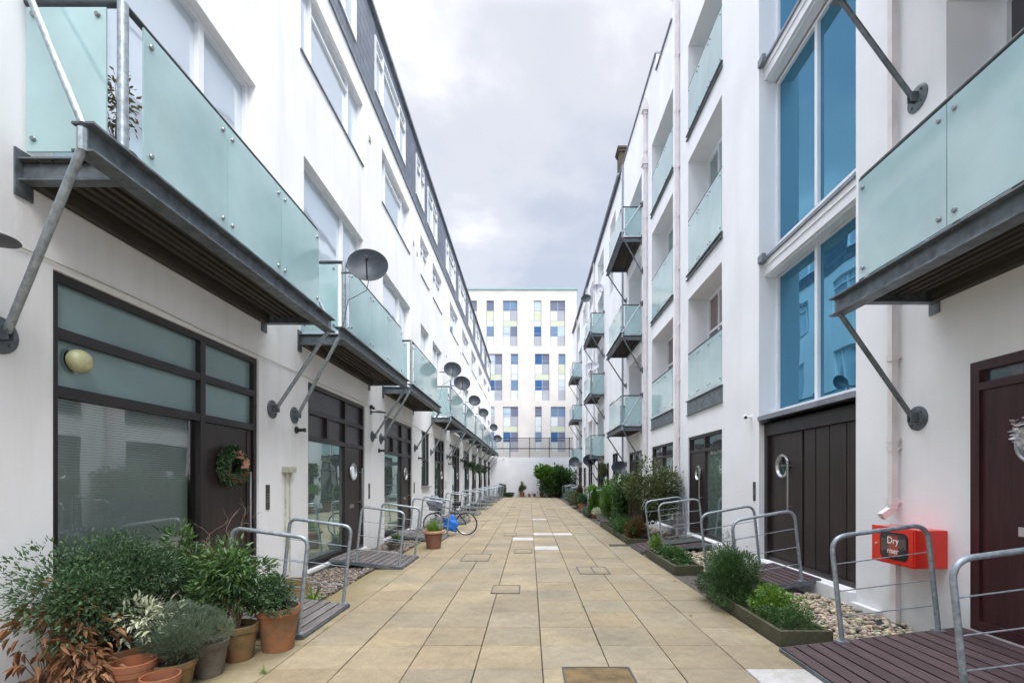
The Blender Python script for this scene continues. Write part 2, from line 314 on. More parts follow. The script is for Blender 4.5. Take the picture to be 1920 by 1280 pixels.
# ------------------------------------------------------------------ mesh helpers
class MB:
    def __init__(s): s.v = []; s.f = []; s.mi = []; s.tone = []; s.cur = 0; s.ct = (1, 1, 1)
    def quad(s, *p):
        i = len(s.v); s.v += [tuple(q) for q in p]; s.f.append(tuple(range(i, i + len(p)))); s.mi.append(s.cur); s.tone.append(s.ct)
    def box(s, a, b, bev=0.0):
        x0, x1 = sorted((a[0], b[0])); y0, y1 = sorted((a[1], b[1])); z0, z1 = sorted((a[2], b[2]))
        i = len(s.v)
        if bev <= 0:
            s.v += [(x0,y0,z0),(x1,y0,z0),(x1,y1,z0),(x0,y1,z0),(x0,y0,z1),(x1,y0,z1),(x1,y1,z1),(x0,y1,z1)]
            fs = [(0,3,2,1),(4,5,6,7),(0,1,5,4),(1,2,6,5),(2,3,7,6),(3,0,4,7)]
        else:   # chamfer round the top edge
            e = bev
            s.v += [(x0,y0,z0),(x1,y0,z0),(x1,y1,z0),(x0,y1,z0),(x0,y0,z1-e),(x1,y0,z1-e),(x1,y1,z1-e),(x0,y1,z1-e),
                    (x0+e,y0+e,z1),(x1-e,y0+e,z1),(x1-e,y1-e,z1),(x0+e,y1-e,z1)]
            fs = [(0,3,2,1),(0,1,5,4),(1,2,6,5),(2,3,7,6),(3,0,4,7),(4,5,9,8),(5,6,10,9),(6,7,11,10),(7,4,8,11),(8,9,10,11)]
        for f in fs: s.f.append(tuple(i + k for k in f)); s.mi.append(s.cur); s.tone.append(s.ct)
    def obox(s, c, ax, ay, az, hx, hy, hz):
        c = Vector(c); ax = Vector(ax).normalized() * hx; ay = Vector(ay).normalized() * hy; az = Vector(az).normalized() * hz
        i = len(s.v)
        for sx, sy, sz in ((-1,-1,-1),(1,-1,-1),(1,1,-1),(-1,1,-1),(-1,-1,1),(1,-1,1),(1,1,1),(-1,1,1)):
            s.v.append(tuple(c + ax * sx + ay * sy + az * sz))
        for f in [(0,3,2,1),(4,5,6,7),(0,1,5,4),(1,2,6,5),(2,3,7,6),(3,0,4,7)]:
            s.f.append(tuple(i + k for k in f)); s.mi.append(s.cur); s.tone.append(s.ct)
    def tube(s, pts, r, seg=10, closed=False, cap=True):
        pts = [Vector(p) for p in pts]; n = len(pts); i0 = len(s.v)
        rr = r if isinstance(r, (list, tuple)) else [r] * n
        up = None
        for k, p in enumerate(pts):
            if closed: d = pts[(k + 1) % n] - pts[k - 1]
            elif k == 0: d = pts[1] - pts[0]
            elif k == n - 1: d = pts[-1] - pts[-2]
            else: d = (pts[k + 1] - p).normalized() + (p - pts[k - 1]).normalized()
            d.normalize()
            if up is None:
                up = Vector((0, 0, 1)) if abs(d.z) < .9 else Vector((1, 0, 0))
            a = d.cross(up)
            if a.length < 1e-4: a = d.orthogonal()
            a.normalize(); b = a.cross(d).normalized(); up = b
            for j in range(seg):
                t = 2 * math.pi * j / seg
                s.v.append(tuple(p + (a * math.cos(t) + b * math.sin(t)) * rr[k]))
        m = n if closed else n - 1
        for k in range(m):
            for j in range(seg):
                a0 = i0 + k * seg + j; a1 = i0 + k * seg + (j + 1) % seg
                b0 = i0 + ((k + 1) % n) * seg + j; b1 = i0 + ((k + 1) % n) * seg + (j + 1) % seg
                s.f.append((a0, a1, b1, b0)); s.mi.append(s.cur); s.tone.append(s.ct)
        if cap and not closed:
            s.f.append(tuple(i0 + j for j in reversed(range(seg)))); s.mi.append(s.cur); s.tone.append(s.ct)
            s.f.append(tuple(i0 + (n - 1) * seg + j for j in range(seg))); s.mi.append(s.cur); s.tone.append(s.ct)
    def lathe(s, prof, c=(0, 0, 0), seg=28, axis=None, wob=0):
        """prof list (r, h); axis = direction vector"""
        ax = Vector(axis or (0, 0, 1)).normalized(); a = ax.orthogonal().normalized(); b = ax.cross(a); c = Vector(c); i0 = len(s.v)
        for r, h in prof:
            for j in range(seg):
                t = 2 * math.pi * j / seg; q = r * (1 + wob * math.sin(3 * t + h * 9))
                s.v.append(tuple(c + ax * h + (a * math.cos(t) + b * math.sin(t)) * q))
        for k in range(len(prof) - 1):
            for j in range(seg):
                a0 = i0 + k * seg + j; a1 = i0 + k * seg + (j + 1) % seg
                s.f.append((a0, a1, a1 + seg, a0 + seg)); s.mi.append(s.cur); s.tone.append(s.ct)
    def build(s, name, mats, parent=None, smooth=False, loc=None):
        me = bpy.data.meshes.new(name); me.from_pydata(s.v, [], s.f)
        for mm in (mats if isinstance(mats, (list, tuple)) else [mats]): me.materials.append(MATS[mm])
        me.polygons.foreach_set('material_index', s.mi)
        if any(t != (1, 1, 1) for t in s.tone):
            ca = me.color_attributes.new('tone', 'FLOAT_COLOR', 'CORNER')
            cols = []
            for f, t in zip(s.f, s.tone): cols += [t[0], t[1], t[2], 1.0] * len(f)
            ca.data.foreach_set('color', cols)
        elif any(m_ in ('deck_left', 'deck_right', 'pebble', 'paving_slab') for m_ in (mats if isinstance(mats, (list, tuple)) else [mats])):
            ca = me.color_attributes.new('tone', 'FLOAT_COLOR', 'POINT'); ca.data.foreach_set('color', [1.0] * 4 * len(me.vertices))
        if smooth:
            me.polygons.foreach_set('use_smooth', [True] * len(me.polygons))
            me.set_sharp_from_angle(angle=R(38))
        me.update()
        o = bpy.data.objects.new(name, me); COL.objects.link(o)
        if parent: o.parent = parent
        if loc: o.location = loc
        return o

def fillet(pts, r, n=6):
    pts = [Vector(p) for p in pts]; outp = [pts[0]]
    for k in range(1, len(pts) - 1):
        a = (pts[k - 1] - pts[k]); b = (pts[k + 1] - pts[k]); rr = min(r, a.length * .45, b.length * .45)
        p0 = pts[k] + a.normalized() * rr; p2 = pts[k] + b.normalized() * rr
        for j in range(n + 1):
            t = j / n; outp.append((1 - t) ** 2 * p0 + 2 * t * (1 - t) * pts[k] + t * t * p2)
    outp.append(pts[-1]); return outp

def empty(name, loc=(0, 0, 0), parent=None, label=None, cat=None, group=None, kind=None):
    o = bpy.data.objects.new(name, None); COL.objects.link(o); o.location = loc; o.empty_display_size = .1
    if parent: o.parent = parent
    tag(o, label, cat, group, kind); return o
def tag(o, label=None, cat=None, group=None, kind=None):
    if label: o['label'] = label
    if cat: o['category'] = cat
    if group: o['group'] = group
    if kind: o['kind'] = kind
    return o
def copy_tree(o, parent=None):
    c = o.copy(); COL.objects.link(c)
    if parent: c.parent = parent
    for ch in [q for q in o.children]: copy_tree(ch, c)
    return c

# ------------------------------------------------------------------ ground
WL, WR = -3.80, 4.28        # faces of the two facades
EY = 45.8                   # end wall
g = MB(); g.quad((-900, -900, -.16), (900, -900, -.16), (900, 1500, -.16), (-900, 1500, -.16)); tag(g.build('ground', 'ground_base'), kind='structure')
g = MB(); g.quad((WL, -9, -.030), (WR, -9, -.030), (WR, EY, -.030), (WL, EY, -.030)); tag(g.build('paving_bed', 'joint_sand'), kind='structure')
pv = MB(); X0 = -2.914; PX = .606; PY = .60
white = {(5, 10.6): 1, (6, 9.6): 1, (5, 13.): 1}
white_cells = set()
def col_of(x): return int(math.floor((x - X0) / PX))
def row_of(y): return int(math.floor((y - (4.26 - PY * 23)) / PY))
for (x, y) in ((-.1, 13.85), (.42, 11.75), (1.0, 14.9), (.42, 14.9), (.42, 20.), (2.2, 3.95), (2.35, 28.5)):
    white_cells.add((col_of(x), row_of(y)))
gap = .0042
for c_ in range(9):
    shift = 0
    for r_ in range(0, 94):
        ya = 4.26 - PY * 23 + r_ * PY
        if ya < -9 or ya + PY > EY + .3: continue
        yb = min(ya + PY, EY)
        t = random.gauss(1.0, .06); wa = random.uniform(-.035, .035)
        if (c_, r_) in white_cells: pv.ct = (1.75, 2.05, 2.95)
        else: pv.ct = (t + wa, t, t - wa * 1.5)
        gx = gap + random.uniform(0, .002); gy = gap * random.choice((.35, .6, 1.3)) 
        dz = random.uniform(-.003, .002)
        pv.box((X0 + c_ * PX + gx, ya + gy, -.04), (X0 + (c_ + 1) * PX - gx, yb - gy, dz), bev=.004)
pv_o = pv.build('paving', 'paving_slab'); tag(pv_o, kind='structure')
# planting strips on both sides
g = MB()
g.quad((WL, -9, -.020), (-2.92, -9, -.020), (-2.92, EY, -.020), (WL, EY, -.020)); tag(g.build('gravel_strip', 'gravel_bed'), kind='structure')
g = MB()
g.quad((2.545, -9, -.020), (WR, -9, -.020), (WR, EY, -.020), (2.545, EY, -.020)); tag(g.build('gravel_strip', 'gravel_bed'), kind='structure')

def ico():
    import bmesh
    bm = bmesh.new(); bmesh.ops.create_icosphere(bm, subdivisions=1, radius=1)
    v = np.array([tuple(q.co) for q in bm.verts]); bm.verts.index_update(); f = np.array([[q.index for q in fa.verts] for fa in bm.faces]); bm.free(); return v, f
IV, IF = ico()
def raw_mesh(name, V, F, tones, matname, parent=None, smooth=True, per='face'):
    """V (n,3), F list/array of equal-size faces, tones per face (m,3)"""
    me = bpy.data.meshes.new(name); k = F.shape[1]
    me.vertices.add(len(V)); me.vertices.foreach_set('co', V.astype(np.float32).ravel())
    me.loops.add(F.size); me.loops.foreach_set('vertex_index', F.astype(np.int32).ravel())
    me.polygons.add(len(F)); me.polygons.foreach_set('loop_start', np.arange(0, F.size, k, dtype=np.int32))
    me.materials.append(MATS[matname]); me.update(calc_edges=True); me.validate()
    ca = me.color_attributes.new('tone', 'FLOAT_COLOR', 'CORNER')
    cc = np.ones((len(F), k, 4), dtype=np.float32); cc[:, :, :3] = tones[:, None, :]
    ca.data.foreach_set('color', cc.ravel())
    if smooth: me.polygons.foreach_set('use_smooth', [True] * len(me.polygons))
    o = bpy.data.objects.new(name, me); COL.objects.link(o)
    if parent: o.parent = parent
    return o
def pebbles(name, x0, x1, y0, y1, n, size, matname, z=-.01, avoid=()):
    P = []
    while len(P) < n:
        x, y = random.uniform(x0, x1), random.uniform(y0, y1)
        if any(a <= x <= b and c <= y <= d for a, b, c, d in avoid): continue
        P.append((x, y, z + random.uniform(0, size * .9)))
    P = np.array(P); m = len(P)
    s = rng.uniform(.5, 1.15, (m, 1)) * size * .5; sc_ = np.stack([rng.uniform(.8, 1.4, m), rng.uniform(.7, 1.2, m), rng.uniform(.45, .75, m)], 1)
    a = rng.uniform(0, math.tau, m)
    v = IV[None] * sc_[:, None] * s[:, None]
    ca, sa = np.cos(a)[:, None], np.sin(a)[:, None]
    vx = v[..., 0] * ca - v[..., 1] * sa; vy = v[..., 0] * sa + v[..., 1] * ca
    V = np.stack([vx, vy, v[..., 2]], -1) + P[:, None]
    F = (IF[None] + (np.arange(m) * len(IV))[:, None, None]).reshape(-1, 3)
    t = rng.uniform(.55, 1.45, m)[:, None] * np.array([[1, 1, 1]]) * (1 + rng.uniform(-.12, .12, (m, 3)))
    T = np.repeat(t, len(IF), 0)
    return tag(raw_mesh(name, V.reshape(-1, 3), F, T, matname), kind='stuff')
pebbles('pebbles', 3.12, 4.26, 4.72, 6.9, 2300, .068, 'pebble')
pebbles('pebbles', 3.10, 4.26, 8.35, 10.85, 1800, .075, 'pebble')
pebbles('pebbles', 3.10, 4.26, 12.2, 17.6, 1500, .09, 'pebble')
pebbles('gravel', -3.78, -2.93, 6.45, 8.95, 2300, .052, 'pebble_dark')
pebbles('gravel', -3.78, -2.93, 10.35, 12.95, 1700, .06, 'pebble_dark')
pebbles('gravel', -3.78, -2.93, 14.3, 22.3, 1800, .08, 'pebble_dark')
pebbles('gravel', -3.78, -2.93, 2.6, 5.0, 1200, .052, 'pebble_dark')

# ------------------------------------------------------------------ facade helpers
def facade(mb, side, X, y0, y1, z0, z1, holes):
    ys = sorted({y0, y1, *[h[0] for h in holes], *[h[1] for h in holes]}); ys = [y for y in ys if y0 <= y <= y1]
    zs = sorted({z0, z1, *[h[2] for h in holes], *[h[3] for h in holes]}); zs = [z for z in zs if z0 <= z <= z1]
    for a, b in zip(ys, ys[1:]):
        run = None
        for c, d in zip(zs, zs[1:]):
            ym, zm = (a + b) / 2, (c + d) / 2
            if any(h[0] < ym < h[1] and h[2] < zm < h[3] for h in holes):
                if run: mb_quad(mb, side, X, a, b, *run); run = None
            else: run = (run[0], d) if run else (c, d)
        if run: mb_quad(mb, side, X, a, b, *run)
    for h in holes:
        a, b, c, d, dep = h; Xi = X + side * dep
        mb.quad((X, a, c), (X, a, d), (Xi, a, d), (Xi, a, c)); mb.quad((X, b, c), (Xi, b, c), (Xi, b, d), (X, b, d))
        mb.quad((X, a, d), (X, b, d), (Xi, b, d), (Xi, a, d)); mb.quad((X, a, c), (Xi, a, c), (Xi, b, c), (X, b, c))
def mb_quad(mb, side, X, a, b, c, d):
    if side < 0: mb.quad((X, a, c), (X, b, c), (X, b, d), (X, a, d))
    else: mb.quad((X, a, c), (X, a, d), (X, b, d), (X, b, c))

def bars(mb, side, Xf, Xb, ya, yb, za, zb, fw, vs_=(), hs=(), mw=None):
    """frame ring + mullions (at y) + transoms (at z, or (z, ya, yb)); Xf front, Xb back"""
    mw = mw or fw
    mb.box((Xf, ya, za), (Xb, ya + fw, zb)); mb.box((Xf, yb - fw, za), (Xb, yb, zb))
    mb.box((Xf, ya + fw, za), (Xb, yb - fw, za + fw)); mb.box((Xf, ya + fw, zb - fw), (Xb, yb - fw, zb))
    for v in vs_:
        if isinstance(v, tuple): y, z0_, z1_ = v
        else: y, z0_, z1_ = v, za + fw, zb - fw
        mb.box((Xf - side * .003, y - mw / 2, z0_), (Xb, y + mw / 2, z1_))
    for h in hs:
        if isinstance(h, tuple): z, a, b = h
        else: z, a, b = h, ya + fw, yb - fw
        mb.box((Xf, a, z - mw / 2), (Xb - side * .003, b, z + mw / 2))
def window(parent, side, Xp, ya, yb, za, zb, vs_=(), hs=(), fm='upvc', gm='sky_glass', fw=.06, mw=.05, sill=None, name='window'):
    f = MB(); bars(f, side, Xp - side * .07, Xp, ya, yb, za, zb, fw, vs_, hs, mw); o = f.build(name, fm, parent)
    p = MB(); mb_quad(p, side, Xp - side * .02, ya + .01, yb - .01, za + .01, zb - .01); p.build('pane', gm, o)
    if sill:
        s = MB(); s.box((Xp - side * (.07 + sill), ya - .03, za - .035), (Xp - side * .072, yb + .03, za - .003)); s.build('sill', 'lead', o)
    return o

def i_beam_y(mb, xc, y0, y1, zb, h=.20, w_=.15, tf=.016, tw=.012):
    mb.box((xc - w_ / 2, y0, zb), (xc + w_ / 2, y1, zb + tf)); mb.box((xc - w_ / 2, y0, zb + h - tf), (xc + w_ / 2, y1, zb + h))
    mb.box((xc - tw / 2, y0, zb + tf), (xc + tw / 2, y1, zb + h - tf))
def channel_x(mb, x0, x1, yc, zb, h=.17, w_=.09, tf=.013, tw=.011):
    mb.box((x0, yc - w_ / 2, zb), (x1, yc + w_ / 2, zb + tf)); mb.box((x0, yc - w_ / 2, zb + h - tf), (x1, yc + w_ / 2, zb + h))
    mb.box((x0, yc - tw / 2, zb + tf), (x1, yc + tw / 2, zb + h - tf))

def rosette(parent, side, X, y, z, s=1.0):
    m = MB(); ax = (-side, 0, 0)
    m.lathe([(0, .018), (.125 * s, .018), (.135 * s, .012), (.135 * s, 0), (0, 0)], (X, y, z), 24, ax)
    for k in range(4):
        t = math.pi / 4 + k * math.pi / 2
        m.lathe([(0, .034), (.014, .034), (.014, .018)], (X, y + .09 * math.cos(t) * s, z + .09 * math.sin(t) * s), 6, ax)
    m.box((X - side * .018, y - .028, z - .04), (X - side * .10, y - .016, z + .06)); m.box((X - side * .018, y + .016, z - .04), (X - side * .10, y + .028, z + .06))
    return m.build('wall_plate', 'galv_dark', parent, smooth=True)

def balcony(parent, side, Xw, xo, y0, y1, zt, crossoff=.375, rail_h=1.19, ties=True, near_tie=True, npan=3, full=True, tie_up=1.45, braces=(True, True), wall_fix=1.17):
    """xo = |x| of front beam centre; zt = beam top"""
    b = empty('balcony', parent=parent); zb = zt - .20; xc = side * xo
    m = MB(); i_beam_y(m, xc, y0, y1, zb); m.build('front_beam', 'galv_dark', b)
    yc0, yc1 = y0 + crossoff, y1 - crossoff
    for yc in (yc0, yc1):
        m = MB(); channel_x(m, xc - side * (-.012), Xw - side * .014, yc, zb + .015)
        m.box((Xw - side * .014, yc - .065, zb - .10), (Xw, yc + .065, zt + .05)); m.build('cross_beam', 'galv_dark', b)
    # deck: boards along the balcony on joists
    m = MB(); nb = 6 if full else 4; wd = abs(Xw - xc) - .10
    for k in range(nb):
        a = xc + side * (.085 + wd * k / nb); bb = xc + side * (.085 + wd * (k + 1) / nb - .016)
        m.box((a, yc0 - .03, zt - .045), (bb, yc1 + .03, zt - .010))
    if full:
        for q in range(1, 6):
            xx = xc + side * (.11 + (wd - .16) * q / 6); m.box((xx - .022, yc0 + .05, zt - .12), (xx + .022, yc1 - .05, zt - .0455))
        m.box((Xw - side * .09, yc0 + .05, zt - .19), (Xw - side * .012, yc1 - .05, zt - .047))
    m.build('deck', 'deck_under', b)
    # posts and rail
    xr = xc + side * -.0; xg = xc - side * .0
    gy0, gy1 = yc0 - .0, yc1 + .06
    zr = zt + rail_h
    posts = [gy0 + .03, gy1] if not full else [gy0 + .03] + [gy0 + (gy1 - gy0) * k / npan for k in range(1, npan)] + [gy1]
    xp = xc + side * .075
    for k, py in enumerate(posts):
        r = .036 if k == 0 else .024
        m = MB(); m.tube([(xp, py, zt - .01), (xp, py, zr)], r, 12); m.build('post', 'galv' if k == 0 else 'galv_dark', b, smooth=True)
    m = MB(); m.tube(fillet([(Xw, gy0 + .03, zr), (xp, gy0 + .03, zr), (xp, gy1, zr), (Xw, gy1, zr)], .03, 3), .027, 10)
    m.build('handrail', 'rail_dark', b, smooth=True)
    # front glass panels with bolts
    st = gy0 + .16
    xq = xc + side * .03
    for k in range(npan):
        a = st + (gy1 - .02 - st) * k / npan; c = st + (gy1 - .02 - st) * (k + 1) / npan - .008
        m = MB(); m.box((xq - .006, a, zt + .075), (xq + .006, c, zr - .055)); m.cur = 1
        if full:
            for yy in (a + .07, c - .07):
                for zz in (zt + .17, zr - .15):
                    m.lathe([(0, .022), (.016, .022), (.020, .014), (.020, .004)], (xq - side * .003, yy, zz), 10, (-side, 0, 0))
                    m.lathe([(.010, 0), (.010, .05)], (xq + side * .005, yy, zz), 6, (side, 0, 0))
        m.build('glass_panel', ['balcony_glass', 'bolt'], b)
    for yy, sy in ((gy0, -1), (gy1 + .03, 1)):
        a = xc + side * .17; c = Xw - side * .03
        m = MB(); m.box((a, yy - .006, zt + .05), (c, yy + .006, zr - .06)); m.cur = 1
        if full:
            for xx in (a + side * .06, c - side * .06):
                for zz in (zt + .14, zr - .12): m.lathe([(0, .022), (.016, .022), (.020, .014), (.020, .004)], (xx, yy + sy * .003, zz), 10, (0, sy, 0))
        m.build('glass_panel', ['balcony_glass', 'bolt'], b)
    # rods
    for j, (ye, yw) in enumerate(((y0 + .0, yc0 - .17), (y1 - .07, yc1 + .22))):
        if not braces[j]: continue
        zw = zb - wall_fix
        rosette(b, side, Xw, yw, zw)
        m = MB(); m.tube([(xc, ye, zb + .02), (Xw - side * .07, yw, zw + .02)], .027, 10)
        m.build('brace', 'galv' if side < 0 else 'galv_dark', b, smooth=True)
        if ties and (j or near_tie):
            zw = zt + tie_up; rosette(b, side, Xw, yw, zw, .8)
            m = MB(); m.tube([(xc, ye, zt - .02), (Xw - side * .07, yw, zw - .02)], .023, 10); m.tube([(xc, ye, zt - .05), (xc, ye, zb)], .03, 8)
            m.build('tie_rod', 'galv', b, smooth=True)
    return b

# ------------------------------------------------------------------ left building
LB = empty('terrace_building', (0, 0, 0), label='long white rendered terrace on the left with dark slate top storey', cat='building')
DY = [(3.78, 6.65), (8.13, 10.94), (12.41, 15.31), (18.95, 21.1), (23.2, 25.7), (27.2, 29.8), (31.1, 33.6), (35.2, 37.8), (39.2, 41.8), (43.2, 45.4)]
DYb = [(-5.0, -2.1), (-0.6, 2.3)]
GZ0, GZ1 = .14, 3.38
holes = [(a, b, GZ0, GZ1, .10) for a, b in DY + DYb] + [(16.65, 17.95, 1.45, 3.42, .10)]
L1W = [(3.78, 6.58), (7.98, 10.82), (12.28, 15.1), (16.55, 17.9), (18.6, 20.5), (22.6, 25.2), (26.8, 29.6), (31, 33.6), (35.2, 38), (39.2, 42), (43.2, 45.3)] + DYb
for k, (a, b) in enumerate(L1W): holes.append((a, b, 4.16 if k != 3 else 5.0, 7.15, .19))
L2W = [(3.5, 6.45), (7.87, 10.8), (12.2, 15.0), (16.5, 17.9), (18.6, 20.5), (22.6, 25.2), (26.8, 29.6), (31, 33.8), (35.2, 38), (39.2, 42), (43.2, 45.3), (-.8, 2.2)]
for a, b in L2W: holes.append((a, b, 8.84, 10.22, .16))
m = MB(); facade(m, -1, WL, -9, EY + .6, -.1, 10.78, holes)
m.quad((WL, -9, -.1), (WL, -9, 10.78), (-14, -9, 10.78), (-14, -9, -.1)); m.quad((WL, EY + .6, -.1), (-14, EY + .6, -.1), (-14, EY + .6, 10.78), (WL, EY + .6, 10.78))
m.quad((-14, -9, -.1), (-14, -9, 10.78), (-14, EY + .6, 10.78), (-14, EY + .6, -.1))
m.build('wall', 'render_left', LB)
SW = [(3.0, 5.0), (7.6, 10.4), (11.68, 14.5), (15.9, 17.1), (17.7, 19.5), (21.6, 24.3), (25.5, 28), (29.6, 31.7), (33.4, 36.3), (37.9, 39.6), (42.2, 45), (-1, 1.8)]
m = MB(); facade(m, -1, WL - .02, -9, EY + .6, 10.78, 13.05, [(a, b, 11.27, 12.64, .06) for a, b in SW])
m.quad((WL - .02, EY + .6, 10.78), (-14, EY + .6, 10.78), (-14, EY + .6, 13.05), (WL - .02, EY + .6, 13.05)); m.build('slate_storey', 'slate', LB)
m = MB(); m.box((WL + .06, -9, 13.05), (-14, EY + .65, 13.14)); m.build('roof', 'lead', LB)
m = MB(); m.box((WL + .035, -9, 10.75), (WL - .1, EY + .6, 10.80)); m.build('roof_flashing', 'lead', LB)
for a, b in SW: window(LB, -1, WL - .06, a, b, 11.27, 12.64, vs_=[a + (b - a) * .22, a + (b - a) * .76] if b - a > 2 else [(a + b) / 2], hs=[12.28], fw=.05, mw=.045)
for k, (a, b) in enumerate(L2W):
    w_ = b - a
    o = window(LB, -1, WL - .15, a, b, 8.84, 10.22, vs_=[a + w_ * .18, a + w_ * .76] if w_ > 2 else [(a + b) / 2], hs=[(9.93, a + w_ * .18, a + w_ * .76)] if w_ > 2 else [9.9], fw=.05, mw=.05)
    s = MB(); s.box((WL + .03, a - .02, 8.815), (WL - .15, b + .02, 8.838)); s.build('sill', 'lead', o)
for k, (a, b) in enumerate(L1W):
    w_ = b - a; z0 = 4.16 if k != 3 else 5.0
    window(LB, -1, WL - .17, a, b, z0, 7.15, vs_=[a + w_ * .66] if w_ > 1.5 else [], hs=[], fw=.07, mw=.09)
# ground-floor glazed screens with doors
def door_furniture(parent, side, Xd, yport, zport, yh, zh0, zh1, r=.17):
    m = MB()
    ring = [(Xd - side * .02, yport + r * math.cos(t), zport + r * math.sin(t)) for t in np.linspace(0, math.tau, 33)[:-1]]
    m.tube(ring, .022, 8, closed=True); m.cur = 1
    m.lathe([(0, .012), (r, .012)], (Xd, yport, zport), 32, (-side, 0, 0)); m.build('porthole', ['steel', 'sky_glass'], parent, smooth=True)
    m = MB(); xh = Xd - side * .075
    m.tube([(xh, yh, zh0), (xh, yh, zh1)], .016, 10)
    for z in (zh0 + .09, zh1 - .09): m.tube([(xh, yh, z), (Xd, yh, z)], .010, 8)
    m.build('handle', 'steel', parent, smooth=True)
def left_front(a, b, first=False, detail=True):
    sc_ = empty('glazed_screen', parent=LB)
    w_ = b - a; ym = a + w_ * .62; Xp = WL - .10; f = MB(); Xf = WL - .03
    zt1, zt2 = 2.42, 2.89
    fw = .07
    bars(f, -1, Xf, Xp, a, b, GZ0, GZ1, fw, vs_=[ym] + ([] if first else [((a + ym) / 2, zt1 + .04, zt2 - .04)]), hs=[zt1, zt2], mw=.085)
    f.build('frame', 'frame_brown', sc_)
    up = 'frost_teal' if first else 'panel_plum'
    for (y0, y1, z0, z1) in ((a, ym, zt2, GZ1), (ym, b, zt2, GZ1), (a, ym, zt1, zt2), (ym, b, zt1, zt2)):
        p = MB(); mb_quad(p, -1, Xp + .012, y0 + .02, y1 - .02, z0 + .01, z1 - .01); p.build('top_light', up, sc_)
    p = MB(); mb_quad(p, -1, Xp + .012, a + .03, ym - .02, GZ0 + .03, zt1 - .02); p.build('glass_pane', 'clear_front' if first else 'shop_glass', sc_)
    p = MB(); p.box((Xf + .025, a + fw, GZ0 + .07), (Xf + .003, ym - .05, GZ0 + .12)); p.build('bottom_rail', 'frame_brown', sc_)
    d = empty('door', parent=LB); m = MB(); Xd = WL - .055
    m.box((Xd, ym + .055, GZ0 + .05), (Xp + .02, b - .085, zt1 - .05))
    m.box((Xd + .012, b - .20, GZ0 + .06), (Xd + .001, b - .19, zt1 - .06)); m.build('door_leaf', 'door_brown', d)
    if not first: door_furniture(d, -1, Xd, ym + (b - ym) * .42, 1.86, b - .24, 1.10, 1.95)
    else: 
        m = MB(); m.tube([(Xd + .07, b - .22, 1.02), (Xd + .07, b - .22, 1.80)], .016, 10)
        for z in (1.1, 1.72): m.tube([(Xd + .07, b - .22, z), (Xd, b - .22, z)], .01, 8)
        m.build('handle', 'steel', d, smooth=True)
    if not first and detail:
        m = MB(); m.box((Xd + .012, ym + .28, 1.08), (Xd, ym + .50, 1.16)); m.build('letter_plate', 'steel', d)
    s = MB(); s.box((WL + .05, a - .03, GZ0 - .05), (WL - .02, b + .03, GZ0 - .003)); s.build('threshold', 'white_paint', LB)
    return sc_
for k, (a, b) in enumerate(DY): left_front(a, b, k == 0, k < 4)
for a, b in DYb: left_front(a, b, False, False)
window(LB, -1, WL - .09, 16.65, 17.95, 1.45, 3.42, vs_=[17.35], hs=[2.40], fm='frame_brown', gm='shop_glass', sill=.11, fw=.06)
# blinds and dim room behind the first screen
a, b = DY[0]; ym = a + (b - a) * .62
bl = MB()
for k in range(88):
    z = .24 + k * .0245; bl.obox((WL - .185, (a + ym) / 2, z), (-.55, 0, 1), (0, 1, 0), (1, 0, .55), .0132, (ym - a) / 2 - .04, .0009)
for yy in (a + .35, (a + ym) / 2, ym - .35): bl.box((WL - .171, yy - .0015, .22), (WL - .17, yy + .0015, 2.4))
bl.build('blind', 'blind', LB)
m = MB(); xx = WL - 1.6
m.quad((xx, a - .2, 0), (xx, ym + .2, 0), (xx, ym + .2, 2.6), (xx, a - .2, 2.6)); m.quad((WL - .11, a - .1, .12), (WL - .11, ym + .1, .12), (xx, ym + .1, .12), (xx, a - .1, .12))
m.quad((WL - .11, a - .1, .1), (xx, a - .1, .1), (xx, a - .1, 2.6), (WL - .11, a - .1, 2.6)); m.quad((WL - .11, ym + .1, .1), (xx, ym + .1, .1), (xx, ym + .1, 2.6), (WL - .11, ym + .1, 2.6))
m.quad((WL - .11, a - .1, 2.5), (WL - .11, ym + .1, 2.5), (xx, ym + .1, 2.5), (xx, a - .1, 2.5)); m.build('room', 'room', LB)
# balconies
LBAL = [(3.18, 7.15), (7.45, 11.6), (11.9, 15.85), (18.0, 21.9), (22.3, 26.2), (26.5, 30.3), (30.6, 34.3), (34.6, 38.2), (38.5, 42.0), (42.2, 45.4)]
for k, (y0, y1) in enumerate(LBAL):
    balcony(LB, -1, WL, 3.0, y0, y1, 4.10, full=k < 4, npan=3 if k < 5 else 2, ties=True, near_tie=k in (0, 3), tie_up=1.45)
balcony(LB, -1, WL, 3.0, -1.6, 2.5, 4.10, full=False, ties=False)
# cable and air bricks on the wall
m = MB(); pts = []
for k in range(60):
    y = 1 + k * .75; pts.append((WL + .012, y, 3.43 + .012 * math.sin(k * 1.7)))
m.tube(pts, .006, 5); m.build('cable', 'beige_box', LB)
for (y, z) in ((11.25, 9.75), (15.5, 9.4), (16.0, 9.3), (26.0, 8.6), (21.6, 7.3)):
    m = MB(); m.box((WL + .012, y - .07, z - .07), (WL, y + .07, z + .07))
    for q in range(3): m.box((WL + .02, y - .055, z - .045 + q * .04), (WL + .012, y + .055, z - .03 + q * .04))
    m.build('air_brick', 'beige_box', LB)

